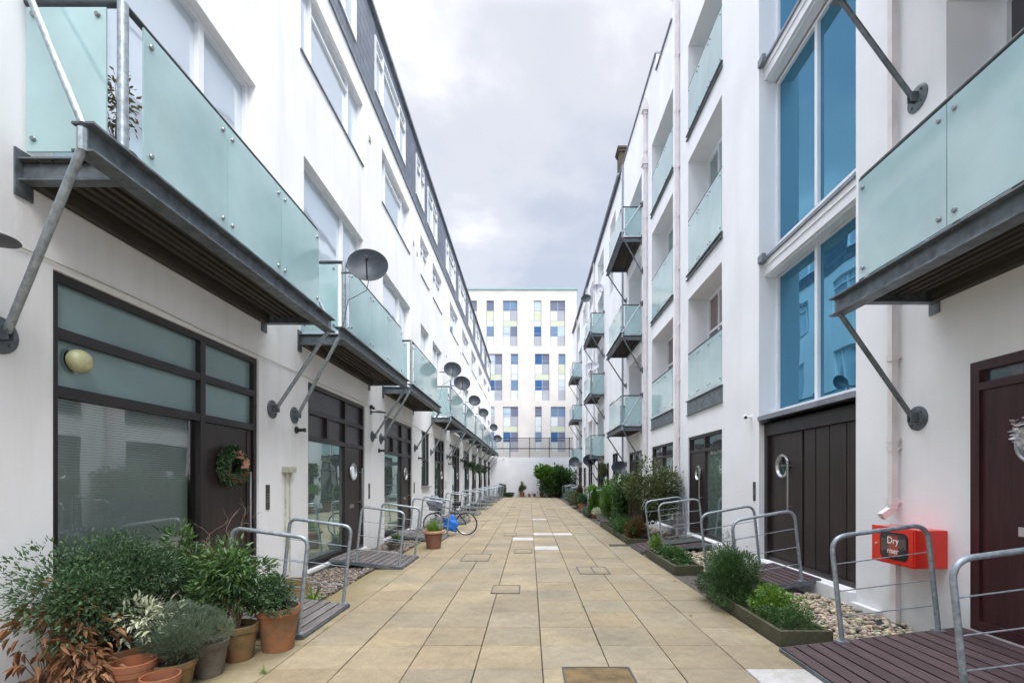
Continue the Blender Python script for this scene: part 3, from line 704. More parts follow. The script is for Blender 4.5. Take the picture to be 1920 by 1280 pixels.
# ------------------------------------------------------------------ right near building
RB = empty('apartment_block', (0, 0, 0), label='tall white rendered block on the right with blue glazed stair bay', cat='building')
YN = 22.2
zrs = [3.74, 7.2, 10.95]
rh = []
BAYS = [(10.55, 12.8), (14.15, 16.6), (18.1, 20.4)]
glow = [(3.86, 6.54), (7.22, 10.25), (11.0, 13.37)]
for i, (a, b) in enumerate(BAYS):
    rh.append((a, b, .28, 2.82, .10 if i < 2 else .12))
    for z0, z1 in glow: rh.append((a, b, z0 - (.10 if i == 2 else 0), z1, .62))
rh.append((1.9, 4.60, .26, 2.82, .06))                       # near door
for z0, z1 in ((3.86, 6.6), (7.38, 10.1), (10.9, 13.4)): rh.append((1.2, 4.87, z0, z1, .62))
rh.append((6.22, 8.85, .22, 2.72, .19)); rh.append((6.22, 8.85, 2.72, 14.6, .40))
m = MB(); facade(m, 1, WR, -9, YN, -.1, 15.45, rh)
m.quad((WR, -9, -.1), (15, -9, -.1), (15, -9, 15.45), (WR, -9, 15.45)); m.quad((WR, YN, -.1), (WR, YN, 16.05), (15, YN, 16.05), (15, YN, -.1))
m.quad((15, -9, -.1), (15, YN, -.1), (15, YN, 15.45), (15, -9, 15.45))
m.quad((WR + .19, 6.22, 2.72), (WR + .4, 6.22, 2.72), (WR + .4, 8.85, 2.72), (WR + .19, 8.85, 2.72))
m.build('wall', 'render_right', RB)
m = MB(); m.box((WR + .001, -9, 15.451), (WR + .30, 14.2, 16.05)); m.box((WR + .001, 16.0, 15.451), (WR + .30, YN, 16.05)); m.build('parapet', 'render_right', RB)
m = MB(); m.box((WR - .05, -9, 16.05), (WR + .35, 14.22, 16.11)); m.box((WR - .05, 14.22, 15.455), (WR + .35, 15.98, 15.51)); m.box((WR - .05, 15.98, 16.05), (WR + .35, YN, 16.11)); m.build('coping', 'lead', RB)
m = MB(); m.quad((WR + .3, -9, 15.46), (15, -9, 15.46), (15, YN, 15.46), (WR + .3, YN, 15.46)); m.build('roof', 'lead', RB)

def inset_glass(parent, a, b, z0, zr, zfa, zfb):
    """glazed guard set across an opening: rail, panels, channel under"""
    o = empty('guard', parent=parent)
    m = MB(); m.tube([(WR + .02, a - .02, zr), (WR + .02, b + .02, zr)], .024, 10); m.build('handrail', 'rail_dark', o, smooth=True)
    n_ = 3
    for k in range(n_):
        ya, yb_ = a + .01 + (b - a - .02) * k / n_, a + .01 + (b - a - .02) * (k + 1) / n_ - .006
        m = MB(); m.box((WR - .006, ya, z0), (WR + .006, yb_, zr - .035)); m.cur = 1
        for yy in (ya + .07, yb_ - .07):
            for zz in (z0 + .10, zr - .14): m.lathe([(0, .020), (.016, .020), (.019, .012), (.019, .0)], (WR - .006, yy, zz), 8, (-1, 0, 0))
        m.build('glass_panel', ['balcony_glass', 'bolt'], o)
    m = MB(); m.box((WR - .055, a - .06, zfb - .03), (WR - .002, b + .05, zfb)); m.box((WR - .018, a - .04, zfa), (WR - .0025, b + .03, zfb - .0305))
    m.box((WR - .055, a - .06, zfa - .016), (WR - .002, b + .05, zfa - .0005)); m.build('fascia', 'galv_dark', o)
for i, (a, b) in enumerate(BAYS):
    for j, (z0, z1) in enumerate(glow):
        zs = z0 - (.10 if i == 2 else 0)
        gm = ('brick_reflect_glass', 'green_glass', 'green_glass')[j]
        window(RB, 1, WR + .60, a, b, zs, z1, vs_=[a + (b - a) * .36, a + (b - a) * .68], hs=[z0 + 1.75], fm='upvc', gm=gm, fw=.07, mw=.06)
        if i < 2: inset_glass(RB, a, b, z0, (5.06, 8.64, 12.25)[j], (3.42, 7.06, 10.84)[j], (3.80, 7.19, 10.97)[j])
    # ground-floor entrance
    sc_ = empty('glazed_screen', parent=RB); f = MB(); ym = a + (b - a) * .5; zt = 2.42; Xp = WR + .10
    bars(f, 1, WR + .03, Xp, a, b, .28, 2.82, .07, vs_=[ym], hs=[zt], mw=.08); f.build('frame', 'frame_brown', sc_)
    for (y0, y1, z0, z1, gm) in ((a, ym, zt, 2.82, 'dark_glass'), (ym, b, zt, 2.82, 'dark_glass'), (a, ym, .28, zt, 'shop_glass')):
        p = MB(); mb_quad(p, 1, Xp - .012, y0 + .02, y1 - .02, z0 + .02, z1 - .02); p.build('glass_pane', gm, sc_)
    d = empty('door', parent=RB); mm = MB(); mm.box((WR + .05, ym + .045, .34), (Xp - .02, b - .075, zt - .045)); mm.build('door_leaf', 'door_brown', d)
    door_furniture(d, 1, WR + .05, ym + (b - ym) * .42, 1.85, ym + .22, 1.15, 2.05)
    s = MB(); s.box((WR - .10, a - .15, -.05), (WR - .003, b + .15, .26)); s.build('plinth', 'render_right', RB)
# near opening windows (behind the near balconies)
for z0, z1 in ((3.86, 6.6), (7.38, 10.1), (10.9, 13.4)): window(RB, 1, WR + .60, 1.2, 4.87, z0, z1, vs_=[3.4, 2.3], hs=[z0 + 1.9], fm='upvc', gm='dark_glass', fw=.09, mw=.09)
# near door
d = empty('door', parent=RB); f = MB(); bars(f, 1, WR - .005, WR + .06, 1.9, 4.60, .26, 2.82, .09, vs_=[(3.35, .35, 2.73)], hs=[(2.58, 3.4, 4.51)], mw=.07); f.build('frame', 'door_right', d)
m = MB(); m.box((WR + .02, 3.385, .35), (WR + .05, 4.508, 2.545)); m.box((WR + .02, 1.99, .35), (WR + .05, 3.315, 2.73)); m.build('door_leaf', 'door_right', d)
p = MB(); mb_quad(p, 1, WR + .05, 3.385, 4.51, 2.615, 2.73); p.build('top_light', 'dark_glass', d)
door_furniture(d, 1, WR + .02, 4.00, 2.00, 3.55, 1.1, 2.0, .16)
m = MB(); m.box((WR + .008, 4.02, 1.20), (WR + .02, 4.16, 1.28)); m.cur = 1
m.box((WR + .006, 4.05, 1.225), (WR + .008, 4.07, 1.255)); m.build('letter_plate', ['silver', 'black'], d)
# stair bay: brown boarded doors, ledges, blue lights
d = empty('door', parent=RB); f = MB(); Xd = WR + .19
f.box((WR + .10, 6.22, 2.50), (Xd, 8.85, 2.72)); f.box((WR + .10, 8.74, .22), (Xd, 8.85, 2.498)); f.build('frame', 'frame_brown', d)
m = MB(); m.box((WR + .16, 7.72, .30), (Xd + .03, 8.735, 2.495))
for (ya, yb_) in ((7.36, 7.66), (7.02, 7.35), (6.64, 7.01), (6.23, 6.63)): m.box((WR + .155, ya, .30), (Xd + .03, yb_ - .012, 2.495))
m.box((WR + .18, 6.22, .30), (Xd + .04, 8.75, 2.49)); m.box((WR + .12, 6.22, .22), (Xd, 8.74, .298)); m.build('door_leaf', 'door_brown', d)
door_furniture(d, 1, WR + .16, 8.30, 1.93, 8.02, 1.15, 2.02, .19)
s = MB(); s.box((WR - .09, 6.22, -.05), (WR + .10, 8.9, .215)); s.box((WR - .004, 5.75, -.05), (WR - .09, 6.219, .10)); s.build('plinth', 'render_right', RB)
for k in range(4):
    zb = 2.94 + k * 3.58; zt = zb + 2.55 + (.50 if k else 0)
    zb2 = zb - (.5 if k else 0) * 0
    if zt > 14.55: zt = 14.55
    window(RB, 1, WR + .395, 6.22, 8.85, zb if k == 0 else zb - .48, zt - (.5 if k else 0), vs_=[7.62], fm='upvc', gm='blue_glass', fw=.05, mw=.075)
for zc in (2.76, 5.50, 9.14, 12.72):
    o = MB()
    if zc < 3: 
        o.box((WR - .03, 6.225, zc + .02), (WR + .395, 8.845, zc + .10)); o.build('ledge', 'lead', RB)
        o = MB(); o.box((WR + .20, 6.225, zc + .101), (WR + .32, 8.845, zc + .20)); o.build('ledge', 'upvc', RB)
    else:
        o.box((WR + .10, 6.225, zc - .02), (WR + .395, 8.845, zc + .23)); o.box((WR + .08, 6.225, zc + .13), (WR + .099, 8.845, zc + .23)); o.box((WR + .16, 6.225, zc - .045), (WR + .30, 8.845, zc - .021)); o.build('ledge', 'upvc', RB)
        o = MB(); o.box((WR + .05, 6.225, zc + .231), (WR + .395, 8.845, zc + .285)); o.box((WR - .03, 8.66, zc + .20), (WR + .04, 8.84, zc + .33)); o.build('ledge', 'lead', RB)
# balconies of the near block
def rbal(parent, y0, y1, zt, **kw): return balcony(parent, 1, WR, 3.47, y0, y1, zt, rail_h=1.16, **kw)
for zt in (3.74, 7.26, 10.9): rbal(RB, 1.3, 5.38, zt, full=True, npan=3, tie_up=1.2, ties=False, braces=(False, True), wall_fix=1.17)
for zt in zrs: rbal(RB, 17.75, 21.15, zt, full=True, npan=2, tie_up=1.15)
# rainwater pipes
def square_pipe(parent, y, z0, z1, joints, w_=.068, hop=(), shoe=False):
    m = MB(); xa = WR - .035; xb = xa - w_
    m.box((xa, y - w_ / 2, z0), (xb, y + w_ / 2, z1))
    for z in joints: m.box((xa + .008, y - w_ / 2 - .009, z - .035), (xb - .008, y + w_ / 2 + .009, z + .035)); m.box((WR, y - w_ / 2 - .02, z - .012), (xa, y + w_ / 2 + .02, z + .012))
    for z in hop:
        m.box((WR - .004, y - .13, z), (WR - .20, y + .13, z + .22)); m.box((WR - .02, y - .08, z - .12), (WR - .15, y + .08, z - .001))
    if shoe:
        m.obox((xa - w_ / 2 - .04, y + .03, z0 - .045), (1, 0, .7), (0, 1, 0), (-.7, 0, 1), .085, w_ / 2 + .004, w_ / 2 + .004)
    return m.build('downpipe', 'pipe_white', parent)
square_pipe(RB, 5.50, 1.36, 15.4, [1.44, 2.06, 2.16, 3.1, 5.15, 5.3, 8, 11], shoe=True)
m = MB(); m.box((WR - .004, 5.50 - .03, .02), (WR - .058, 5.56, 1.18)); m.build('downpipe', 'pipe_white', RB)
square_pipe(RB, 13.55, .1, 15.4, [1.4, 2.9, 4.5, 6.1, 7.7, 9.2, 10.6, 12.2, 13.8], w_=.09)
square_pipe(RB, 17.25, .1, 15.5, [2.2, 4.0, 5.8, 7.6, 9.4, 11.2, 13.6], w_=.10, hop=(15.05, 13.1))
m = MB(); m.tube([(WR - .05, 21.6, 1), (WR - .05, 21.6, 16)], .04, 8); m.build('downpipe', 'galv', RB)

# ------------------------------------------------------------------ right far building
RF = empty('apartment_block', (0, 0, 0), label='far white block on the right with grey gutter, past the chimney stack', cat='building')
fb = [(27.4, 29.8), (32.3, 34.6), (38.9, 41.4)]
rh = []
for a, b in fb:
    for z0, z1 in ((3.1, 5.8), (6.65, 9.4), (10.15, 12.7)): rh.append((a, b, z0, z1, .5))
    rh.append((a, b, .25, 2.7, .12))
rh += [(23.0, 24.5, .25, 3.0, .12), (25.6, 26.4, .25, 2.6, .12), (36, 37.6, .25, 2.6, .12), (43, 44.4, .25, 2.6, .12)]
sm = [(24.2, 25.4), (30.6, 31.6), (36.2, 37.4), (42.6, 43.8)]
for a, b in sm:
    for z0, z1 in ((4.4, 5.7), (8, 9.3), (11.4, 12.7)): rh.append((a, b, z0, z1, .15))
tops = [(27.4, 29.8), (31.6, 33.6), (36, 38), (40.5, 42.5), (23.6, 25.2)]
for a, b in tops: rh.append((a, b, 13.6, 15.1, .35))
m = MB(); facade(m, 1, WR, YN, EY + .6, -.1, 15.95, rh)
m.quad((WR, EY + .6, -.1), (WR, EY + .6, 15.95), (15, EY + .6, 15.95), (15, EY + .6, -.1)); m.quad((15, YN, -.1), (15, EY + .6, -.1), (15, EY + .6, 15.95), (15, YN, 15.95))
m.build('wall', 'render_right', RF)
m = MB(); m.quad((WR - .1, YN + .02, 15.96), (WR - .1, EY + .6, 15.96), (9.5, EY + .6, 18.2), (9.5, YN + .02, 18.2)); m.quad((15, YN + .02, 15.96), (15, EY + .6, 15.96), (9.5, EY + .6, 18.2), (9.5, YN + .02, 18.2)); m.build('roof', 'slate', RF)
m = MB(); m.tube([(WR - .10, YN + .05, 16.0), (WR - .10, EY + .6, 16.0)], .07, 8); m.box((WR - .02, YN + .03, 15.78), (WR - .0, EY + .6, 15.95)); m.build('gutter', 'lead', RF)
for a, b, z0, z1, dp in rh:
    if z0 < 1: 
        o = window(RF, 1, WR + dp - .02, a, b, z0, z1, vs_=[(a + b) / 2] if b - a > 1 else [], hs=[2.2], fm='frame_brown', gm='dark_glass')
    else: window(RF, 1, WR + dp - .02, a, b, z0, z1, vs_=[(a + b) / 2], hs=[z0 + (z1 - z0) * .65], gm='green_glass')
m = MB()
for zt in (3.06, 6.6, 10.1):
    rbal(RF, 26.9, 30.1, zt, full=False, npan=2, tie_up=1.15); rbal(RF, 38.5, 41.8, zt, full=False, npan=2, tie_up=1.15)
ch = empty('chimney', parent=RF); m = MB(); m.box((4.25, 22.45, 15.97), (4.8, 23.0, 17.2)); m.box((4.20, 22.40, 17.2), (4.85, 23.05, 17.32)); m.box((4.16, 22.36, 17.32), (4.89, 23.09, 17.42)); m.build('stack', 'brick_chimney', ch)
for y in (31.2, 35.2, 42.2):
    m = MB(); m.tube([(WR - .06, y, .1), (WR - .06, y, 15.9)], .05, 8); m.build('downpipe', 'pipe_white', RF)

# ------------------------------------------------------------------ end wall, fence, far block
EW = MB(); EW.box((WL - 1.5, EY, -.1), (WR + 1.5, EY + .35, 3.80)); EW = EW.build('boundary_wall', 'render_end'); tag(EW, 'plain white rendered wall closing the far end of the alley', 'wall')
FN = empty('mesh_fence', (0, EY + .17, 3.8), label='dark metal mesh fence standing on top of the white end wall', cat='fence')
m = MB()
for k in range(110): m.box((-3.78 + k * .0725, -.006, .02), (-3.759 + k * .0725, .006, 1.86))
for z in (.2, .4, .6, 1.1, 1.3, 1.5, 1.7): m.box((-3.8, -.005, z), (4.2, .005, z + .012))
m.build('mesh_panel', 'rail_dark', FN)
for x in (-3.8, -1.9, 0, 1.9, 3.85):
    m = MB(); m.box((x - .035, -.04, 0), (x + .035, .03, 1.95)); m.build('post', 'frame_brown', FN)
m = MB(); m.box((-3.8, -.045, .82), (4.2, -.006, .92)); m.box((-3.8, -.045, 1.86), (4.2, -.006, 1.91)); m.build('rail', 'frame_brown', FN)
FB = empty('tower_block', (0, 0, 0), label='cream block of flats with blue and lime window strips behind the end wall', cat='building')
FY = 53.0
FBH = []
m = MB(); m.box((-19.1, FY - .1, 22.85), (5.36, FY + 14.1, 23.0)); m.build('coping', 'far_cap', FB)
def strip(x0, x1, z0, z1, seed, top=True):
    r = random.Random(seed); H = z1 - z0; w_ = x1 - x0; cols = 2 if w_ > 1.2 else 1
    names = ['far_frame', 'far_blue_strong', 'far_blue_mid', 'far_grey_lilac', 'far_pale_panel', 'far_lime', 'far_darkwin', 'far_palewin']
    FBH.append((x0, x1, z0, z1, .16)); FYo = FY; m = MB(); FYw = FY + .16; m.box((x0, FYw - .03, z0), (x1, FYw, z1)); e = .05
    rows = [(.78, 1.0, 'w'), (.565, .78, 'p'), (.44, .565, 'l'), (.22, .44, 'w'), (0, .22, 'p')]
    for a, b, t in rows:
        if t == 'l':
            m.cur = 5 if cols == 2 else 4; m.box((x0 + e, FYw - .034, z0 + a * H + e / 2), (x1 - e, FYw - .0305, z0 + b * H - e / 2)); continue
        for c in range(cols):
            xa, xb = x0 + w_ * c / cols + e, x0 + w_ * (c + 1) / cols - e * .6
            if t == 'w': m.cur = r.choice([2, 2, 1, 6, 7] if c == 0 else [6, 2, 6, 7])
            else: m.cur = (4 if c == 0 else 3) if cols == 2 else r.choice([3, 5, 4])
            m.box((xa, FYw - .034, z0 + a * H + e / 2), (xb, FYw - .0305, z0 + b * H - e / 2))
            if t == 'w' and r.random() < .6:
                m.cur = 0; m.box((xa, FYw - .06, z0 + (a + .06) * H), (xb, FYw - .0345, z0 + (a + .07) * H))
    m.build('window', names, FB)
px = lambda x: (x - 993) * FY / 889
bands = [(16.55, 21.65, [(912, 926), (943, 970), (1001, 1015), (1031.5, 1059.6), (880, 894)]),
         (10.5, 15.7, [(914, 941.6), (957.8, 971.5), (1002.8, 1030), (1047, 1060), (886, 900)]),
         (4.75, 9.8, [(913, 927), (943, 971.5), (1003, 1015.7), (1032.6, 1060), (884, 898)]),]
for i, (z0, z1, cs) in enumerate(bands):
    for j, (a, b) in enumerate(cs): strip(px(a), px(b), z0, z1, i * 17 + j * 3)
    for q in range(1, 4): strip(px(870) - 2.9 * q - .8 * (q % 2), px(870) - 2.9 * q + .8, z0, z1, i * 31 + q)

m = MB(); facade(m, 1, FY, -19, 5.27, -.1, 22.85, FBH)
m.v = [(y, x, z) for x, y, z in m.v]
m.quad((5.27, FY, -.1), (5.27, FY + 14, -.1), (5.27, FY + 14, 22.85), (5.27, FY, 22.85)); m.quad((-19, FY, -.1), (-19, FY + 14, -.1), (-19, FY + 14, 22.85), (-19, FY, 22.85)); m.quad((-19, FY + 14, -.1), (5.27, FY + 14, -.1), (5.27, FY + 14, 22.85), (-19, FY + 14, 22.85))
m.build('wall', 'render_far', FB)
# ------------------------------------------------------------------ ramps with handrails
def ramp(side, xt, Xw, y0, y1, zt, zw, xpo, xpi, mat_, label, lean=.11, nsl=11, rc=.11, hr=1.02, grp=None):
    R_ = empty('access_ramp', (0, 0, 0), label=label, cat='ramp', group=grp)
    s = side; slope = (zw - zt) / abs(Xw - xt); ln = math.hypot(Xw - xt, zw - zt)
    ux = Vector((s * 1, 0, slope)).normalized(); uz = Vector((-s * slope, 0, 1)).normalized()
    P = lambda d, y, h: Vector((xt, y, zt)) + ux * d + uz * h
    m = MB(); pitch = ln / nsl
    for k in range(nsl):
        t = random.uniform(.75, 1.2); m.ct = (t, t, t)
        c = P((k + .5) * pitch, (y0 + y1) / 2, -.012); m.obox(c, ux, (0, 1, 0), uz, pitch * .5 - .0095, (y1 - y0) / 2 - .012, .012)
        if side > 0: 
            m.ct = (t * .5, t * .5, t * .5)
    m.build('deck', mat_, R_)
    m = MB()
    for y in (y0 + .006, y1 - .006): m.obox(P(ln / 2, y, -.035), ux, (0, 1, 0), uz, ln / 2, .005, .032)
    m.obox(P(-.006, (y0 + y1) / 2, -.025), ux, (0, 1, 0), uz, .005, (y1 - y0) / 2, .02)
    for q in (.25, .5, .75): m.obox(P(ln * q, (y0 + y1) / 2, -.065), ux, (0, 1, 0), uz, .03, (y1 - y0) / 2 - .02, .03)
    m.build('edge_frame', 'galv_dark', R_)
    for y in (y0 + .04, y1 - .04):
        def foot(xa): d = abs(xa - xt) / ux.x * s if False else abs(xa - xt); return Vector((xa, y, zt + slope * d))
        fo, fi = foot(xpo), foot(xpi); to = fo + Vector((-s * lean, 0, hr)); ti = fi + Vector((-s * lean, 0, hr + .02))
        h = empty('handrail', parent=R_); m = MB(); m.tube(fillet([fo, to, ti, fi], rc, 7), .0225, 12)
        for q in (fo, fi): m.box((q.x - .05, q.y - .04, q.z - .006), (q.x + .05, q.y + .04, q.z + .008))
        m.build('rail', 'galv', h, smooth=True)
        for q in (.24, .48, .74):
            m = MB(); m.tube([fo.lerp(to, q), fi.lerp(ti, q)], .006, 6); m.build('wire', 'galv', h)
    return R_
LR = [(5.02, 6.32), (8.93, 10.25), (12.9, 14.2), (18.0, 19.3), (22.2, 23.5), (26.2, 27.5), (30.2, 31.5), (34.3, 35.6), (38.4, 39.7), (42.3, 43.6)]
ll = ['grey slatted entrance ramp nearest the camera on the left, beside the crowded flower pots',
      'second slatted entrance ramp on the left, between gravel and the terracotta planter',
      'slatted entrance ramp on the left with a bicycle leaning at its rail',
      'slatted ramp and rails on the left, first one beyond the bicycle',
      'left slatted ramp, second one beyond the bicycle', 'left slatted ramp, third one beyond the bicycle',
      'left slatted ramp, fourth one beyond the bicycle', 'left slatted ramp, fifth beyond the bicycle and third from the end wall',
      'left slatted ramp, second from the white end wall', 'left slatted ramp closest to the white end wall']
for (a, b), t in zip(LR, ll): ramp(-1, -2.40, WL + .02, a, b, .045, .20, -2.47, -3.28, 'deck_left', t, nsl=11, grp='entrance ramps along the left side')
RRs = [(3.28, 4.68, 2.47), (6.93, 8.28, 2.98), (10.85, 12.15, 2.55), (18.0, 19.3, 2.9), (23.2, 24.5, 2.9), (28, 29.3, 2.9), (33, 34.3, 2.9), (38.6, 39.9, 2.9), (42.8, 44.1, 2.9)]
rl = ['wide brown timber ramp in the right foreground, beside the red box', 'timber ramp to the brown boarded doors under the blue windows',
      'dark timber ramp on the right with a door mat, beside the tall loose shrub', 'ramp with grey rails on the right, behind the bright green conifers',
      'right-hand ramp with grey rails, first one past the conifers', 'right-hand ramp with grey rails, second one past the conifers', 'right-hand ramp with grey rails, third one past the conifers',
      'right-hand ramp with grey rails, second from the end wall', 'right-hand ramp with grey rails, closest to the end wall']
for (a, b, xt), t in zip(RRs, rl): ramp(1, xt, WR - .02, a, b, .045, .25, 3.06 if xt < 2.95 else 3.08, 4.0, 'deck_right', t, nsl=14, rc=.16, grp='entrance ramps along the right side')
m = MB(); m.obox((3.65, 11.5, .20), (1, 0, .11), (0, 1, 0), (-.11, 0, 1), .45, .32, .008); tag(m.build('door_mat', 'floor_mat'), 'dark door mat lying on the right-hand timber ramp', 'door mat')
m = MB(); m.box((2.05, 12.05, .003), (2.52, 12.35, .012)); tag(m.build('floor_mat', 'floor_mat'), 'small dark mat on the paving at the foot of the ramp', 'mat')

# ------------------------------------------------------------------ manhole covers in the paving
def manhole(x0, x1, y0, y1, label, fill='paving_slab', split=False):
    o = empty('manhole_cover', ((x0 + x1) / 2, (y0 + y1) / 2, 0), label=label, cat='manhole cover', group='recessed manhole covers in the paving')
    hx, hy = (x1 - x0) / 2, (y1 - y0) / 2; w_ = .016 + max(0, y0 - 5) * .0009; m = MB(); z0, z1 = -.01, .0075
    m.box((-hx, -hy, z0), (hx, -hy + w_, z1)); m.box((-hx, hy - w_, z0), (hx, hy, z1)); m.box((-hx, -hy + w_, z0), (-hx + w_, hy - w_, z1)); m.box((hx - w_, -hy + w_, z0), (hx, hy - w_, z1))
    if split: m.box((-.012, -hy + w_, z0), (.012, hy - w_, z1))
    for sx in (-1, 1):
        for sy in (-1, 1): m.box((sx * (hx - .055), sy * (hy - .045), z0), (sx * (hx - w_ - .001), sy * (hy - w_ - .001), z1 - .001))
    m.build('frame', 'manhole_steel', o)
    m = MB(); m.ct = (.96, .97, .98); m.box((-hx + w_, -hy + w_, z0), (hx - w_, hy - w_, .0045)); m.build('infill', fill, o)
manhole(.29, .90, 3.70, 4.29, 'large rust-stained manhole cover in the paving at the bottom of the picture', 'manhole_fill')
manhole(-.585, -.145, 7.05, 7.60, 'square manhole cover just left of the centre line, second nearest')
manhole(.90, 1.46, 8.5, 9.2, 'split manhole cover on the right, level with the small raised planter', split=True)
manhole(-1.45, -.86, 9.85, 10.75, 'manhole cover left of centre, nearest to the terracotta planter')
manhole(-.36, .06, 10.9, 11.5, 'manhole cover right behind the square centre one, before the white slab')
manhole(-.78, -.4, 14.2, 14.9, 'small manhole cover left of the middle white slabs')
manhole(.95, 1.45, 26.5, 27.2, 'distant manhole cover right of centre')
manhole(-1.35, -.8, 28.5, 29.3, 'distant manhole cover left of centre')

# ------------------------------------------------------------------ satellite dishes
def dish(x, y, z, label, r=.31, mat_='dish_grey', wall_x=None, aim=(.25, -1, .42), arm=None):
    o = empty('satellite_dish', (x, y, z), label=label, cat='satellite dish', group='satellite dishes')
    ax = Vector(aim).normalized(); m = MB()
    prof = [(0.001, .012)] + [(r * q, .012 + .13 * r / .31 * q * q) for q in np.linspace(.15, 1, 8)] + [(r * 1.02, .012 + .13 * r / .31), (r * 1.0, .13 * r / .31 - .004)] + [(r * q, .13 * r / .31 * q * q - .004) for q in np.linspace(.9, .1, 6)]
    m.lathe(prof, (0, 0, 0), 36, ax); m.build('reflector', mat_, o, smooth=True)
    a = ax.orthogonal(); dn = (Vector((0, 0, -1)) - ax * ax.dot(Vector((0, 0, -1)))).normalized()
    m = MB(); e_ = ax * .36 + dn * .05; m.tube([dn * r * .9 + ax * .1, e_], .011, 6)
    m.tube([e_ - ax * .0, e_ - ax * .09 - dn * .03], [.032, .026], 10); m.build('feed_arm', 'black', o, smooth=True)
    m = MB(); back = -ax * .02
    if arm is None: arm = (-.45 if x < 0 else .45, .02, -.02)
    A = Vector(arm); m.tube([back, A * .3 + Vector((0, .03, 0)), A], .019, 8); m.box((-.05, .0, -.05), (.05, .05, .05)); m.build('bracket', 'galv_dark', o)
    m = MB(); s_ = -1 if x < 0 else 1; m.tube([(0, .05, -.05), (s_ * .06, .08, -.28), (A.x * .8, A.y + .05, -.45), (A.x, A.y + .03, -.95)], .006, 5); m.build('cable', 'black', o, smooth=True)
    return o
dish(-2.60, 7.66, 5.06, 'large dark satellite dish on the nearest pair of left balconies', aim=(.22, -1, .36))
dish(-2.64, 16.2, 5.38, 'dark satellite dish at the far corner of the third left balcony', r=.29)
dish(-2.62, 18.3, 5.33, 'second dark dish along, on the fourth left balcony', r=.31)
dish(-2.64, 22.6, 5.38, 'dark dish on the fifth left balcony', r=.28)
dish(-2.64, 27.0, 5.42, 'dark dish on the sixth left balcony', r=.28)
dish(-2.66, 34.9, 5.45, 'small far dark dish, upper of the last pair on the left balconies', r=.29)
dish(-2.62, 38.6, 4.95, 'small far dark dish, lower of the last pair on the left balconies', r=.33)
dish(4.06, 21.2, 2.10, 'big dark dish low on the right wall behind the loose shrub', r=.40, aim=(-.12, -1, .95), arm=(.22, .3, .25))
dish(3.95, 27.6, 12.7, 'pale dish high on the right wall under the gutter', r=.34, mat_='dish_pale', aim=(-.3, -1, .55), arm=(.33, .1, -.1))
dish(4.0, 33.5, 14.35, 'dark dish highest on the far right wall close to the gutter', r=.36, aim=(-.3, -1, .5), arm=(.28, .1, -.1))
dish(3.55, 26.8, 7.95, 'pale dish above the middle rail of a right-hand balcony stack', r=.38, mat_='dish_pale', aim=(-.3, -1, .9), arm=(.0, .2, -.3))
dish(3.55, 28.0, 2.75, 'dark dish under the lowest balcony of the nearer far stack, right', r=.38, aim=(-.2, -1, .5), arm=(.73, .1, .1))
dish(3.55, 37.6, 3.0, 'dark dish under the lowest balcony of the farthest stack, right', r=.42, aim=(-.2, -1, .5), arm=(.73, .1, .1))

# ------------------------------------------------------------------ wall fittings
def wall_light(y, z, label):
    o = empty('wall_light', (WL, y, z), label=label, cat='wall light', group='black cylinder lights on the left wall')
    m = MB(); m.lathe([(0, .02), (.055, .02), (.06, .0)], (0, 0, 0), 16, (1, 0, 0)); m.build('base', 'black', o, smooth=True)
    m = MB(); m.lathe([(.028, .018), (.028, .09), (.024, .095), (.024, .12), (.034, .125), (.034, .15), (0, .15)], (0, 0, 0), 14, (1, 0, 0)); m.build('lamp_head', 'black', o, smooth=True)
wall_light(7.72, 2.50, 'small black wall light below the nearest pair of brace plates')
wall_light(11.95, 2.42, 'small black wall light below the second pair of brace plates')
wall_light(16.2, 2.42, 'small black wall light left of the narrow dark window')
wall_light(22.2, 2.42, 'small black wall light past the narrow dark window')
def disc_light(y, z, label):
    o = empty('disc_light', (WL, y, z), label=label, cat='wall light', group='flat black disc lights on the left wall')
    m = MB(); m.tube([(0, 0, 0), (.16, 0, .015)], .014, 8); m.box((0, -.04, -.05), (.012, .04, .05)); m.build('arm', 'black', o)
    m = MB(); m.lathe([(0, .03), (.05, .028), (.14, .008), (.145, 0), (0, -.006)], (.22, 0, 0), 24, (0, 0, 1)); m.build('lamp_shade', 'black', o, smooth=True)
    m = MB(); m.box((0, -.09, .07), (.06, -.03, .16)); m.lathe([(0, .05), (.03, .05), (.032, 0)], (.06, -.06, .10), 12, (1, 0, -.4)); m.build('sensor', 'black', o, smooth=True)
disc_light(3.15, 3.30, 'flat black disc light at the left picture edge under the first balcony')
disc_light(11.35, 3.30, 'flat black disc light with sensor under the second left balcony')
disc_light(22.6, 3.2, 'flat black disc light far along the left wall')
# globe lamp inside the first screen top light
o = empty('globe_lamp', (WL - .06, 4.03, 2.70), label='cream ribbed globe lamp on the teal glass of the first left window', cat='lamp')
m = MB(); m.lathe([(0, .11), (.04, .108), (.075, .09), (.097, .055), (.10, .03), (.09, .0)], (.0, 0, 0), 28, (1, 0, 0)); m.build('lamp_shade', 'globe_cream', o, smooth=True)
m = MB(); m.lathe([(.105, .02), (.105, .0), (0, .0)], (-.02, 0, 0), 28, (1, 0, 0)); m.build('lamp_base', 'steel', o, smooth=True)
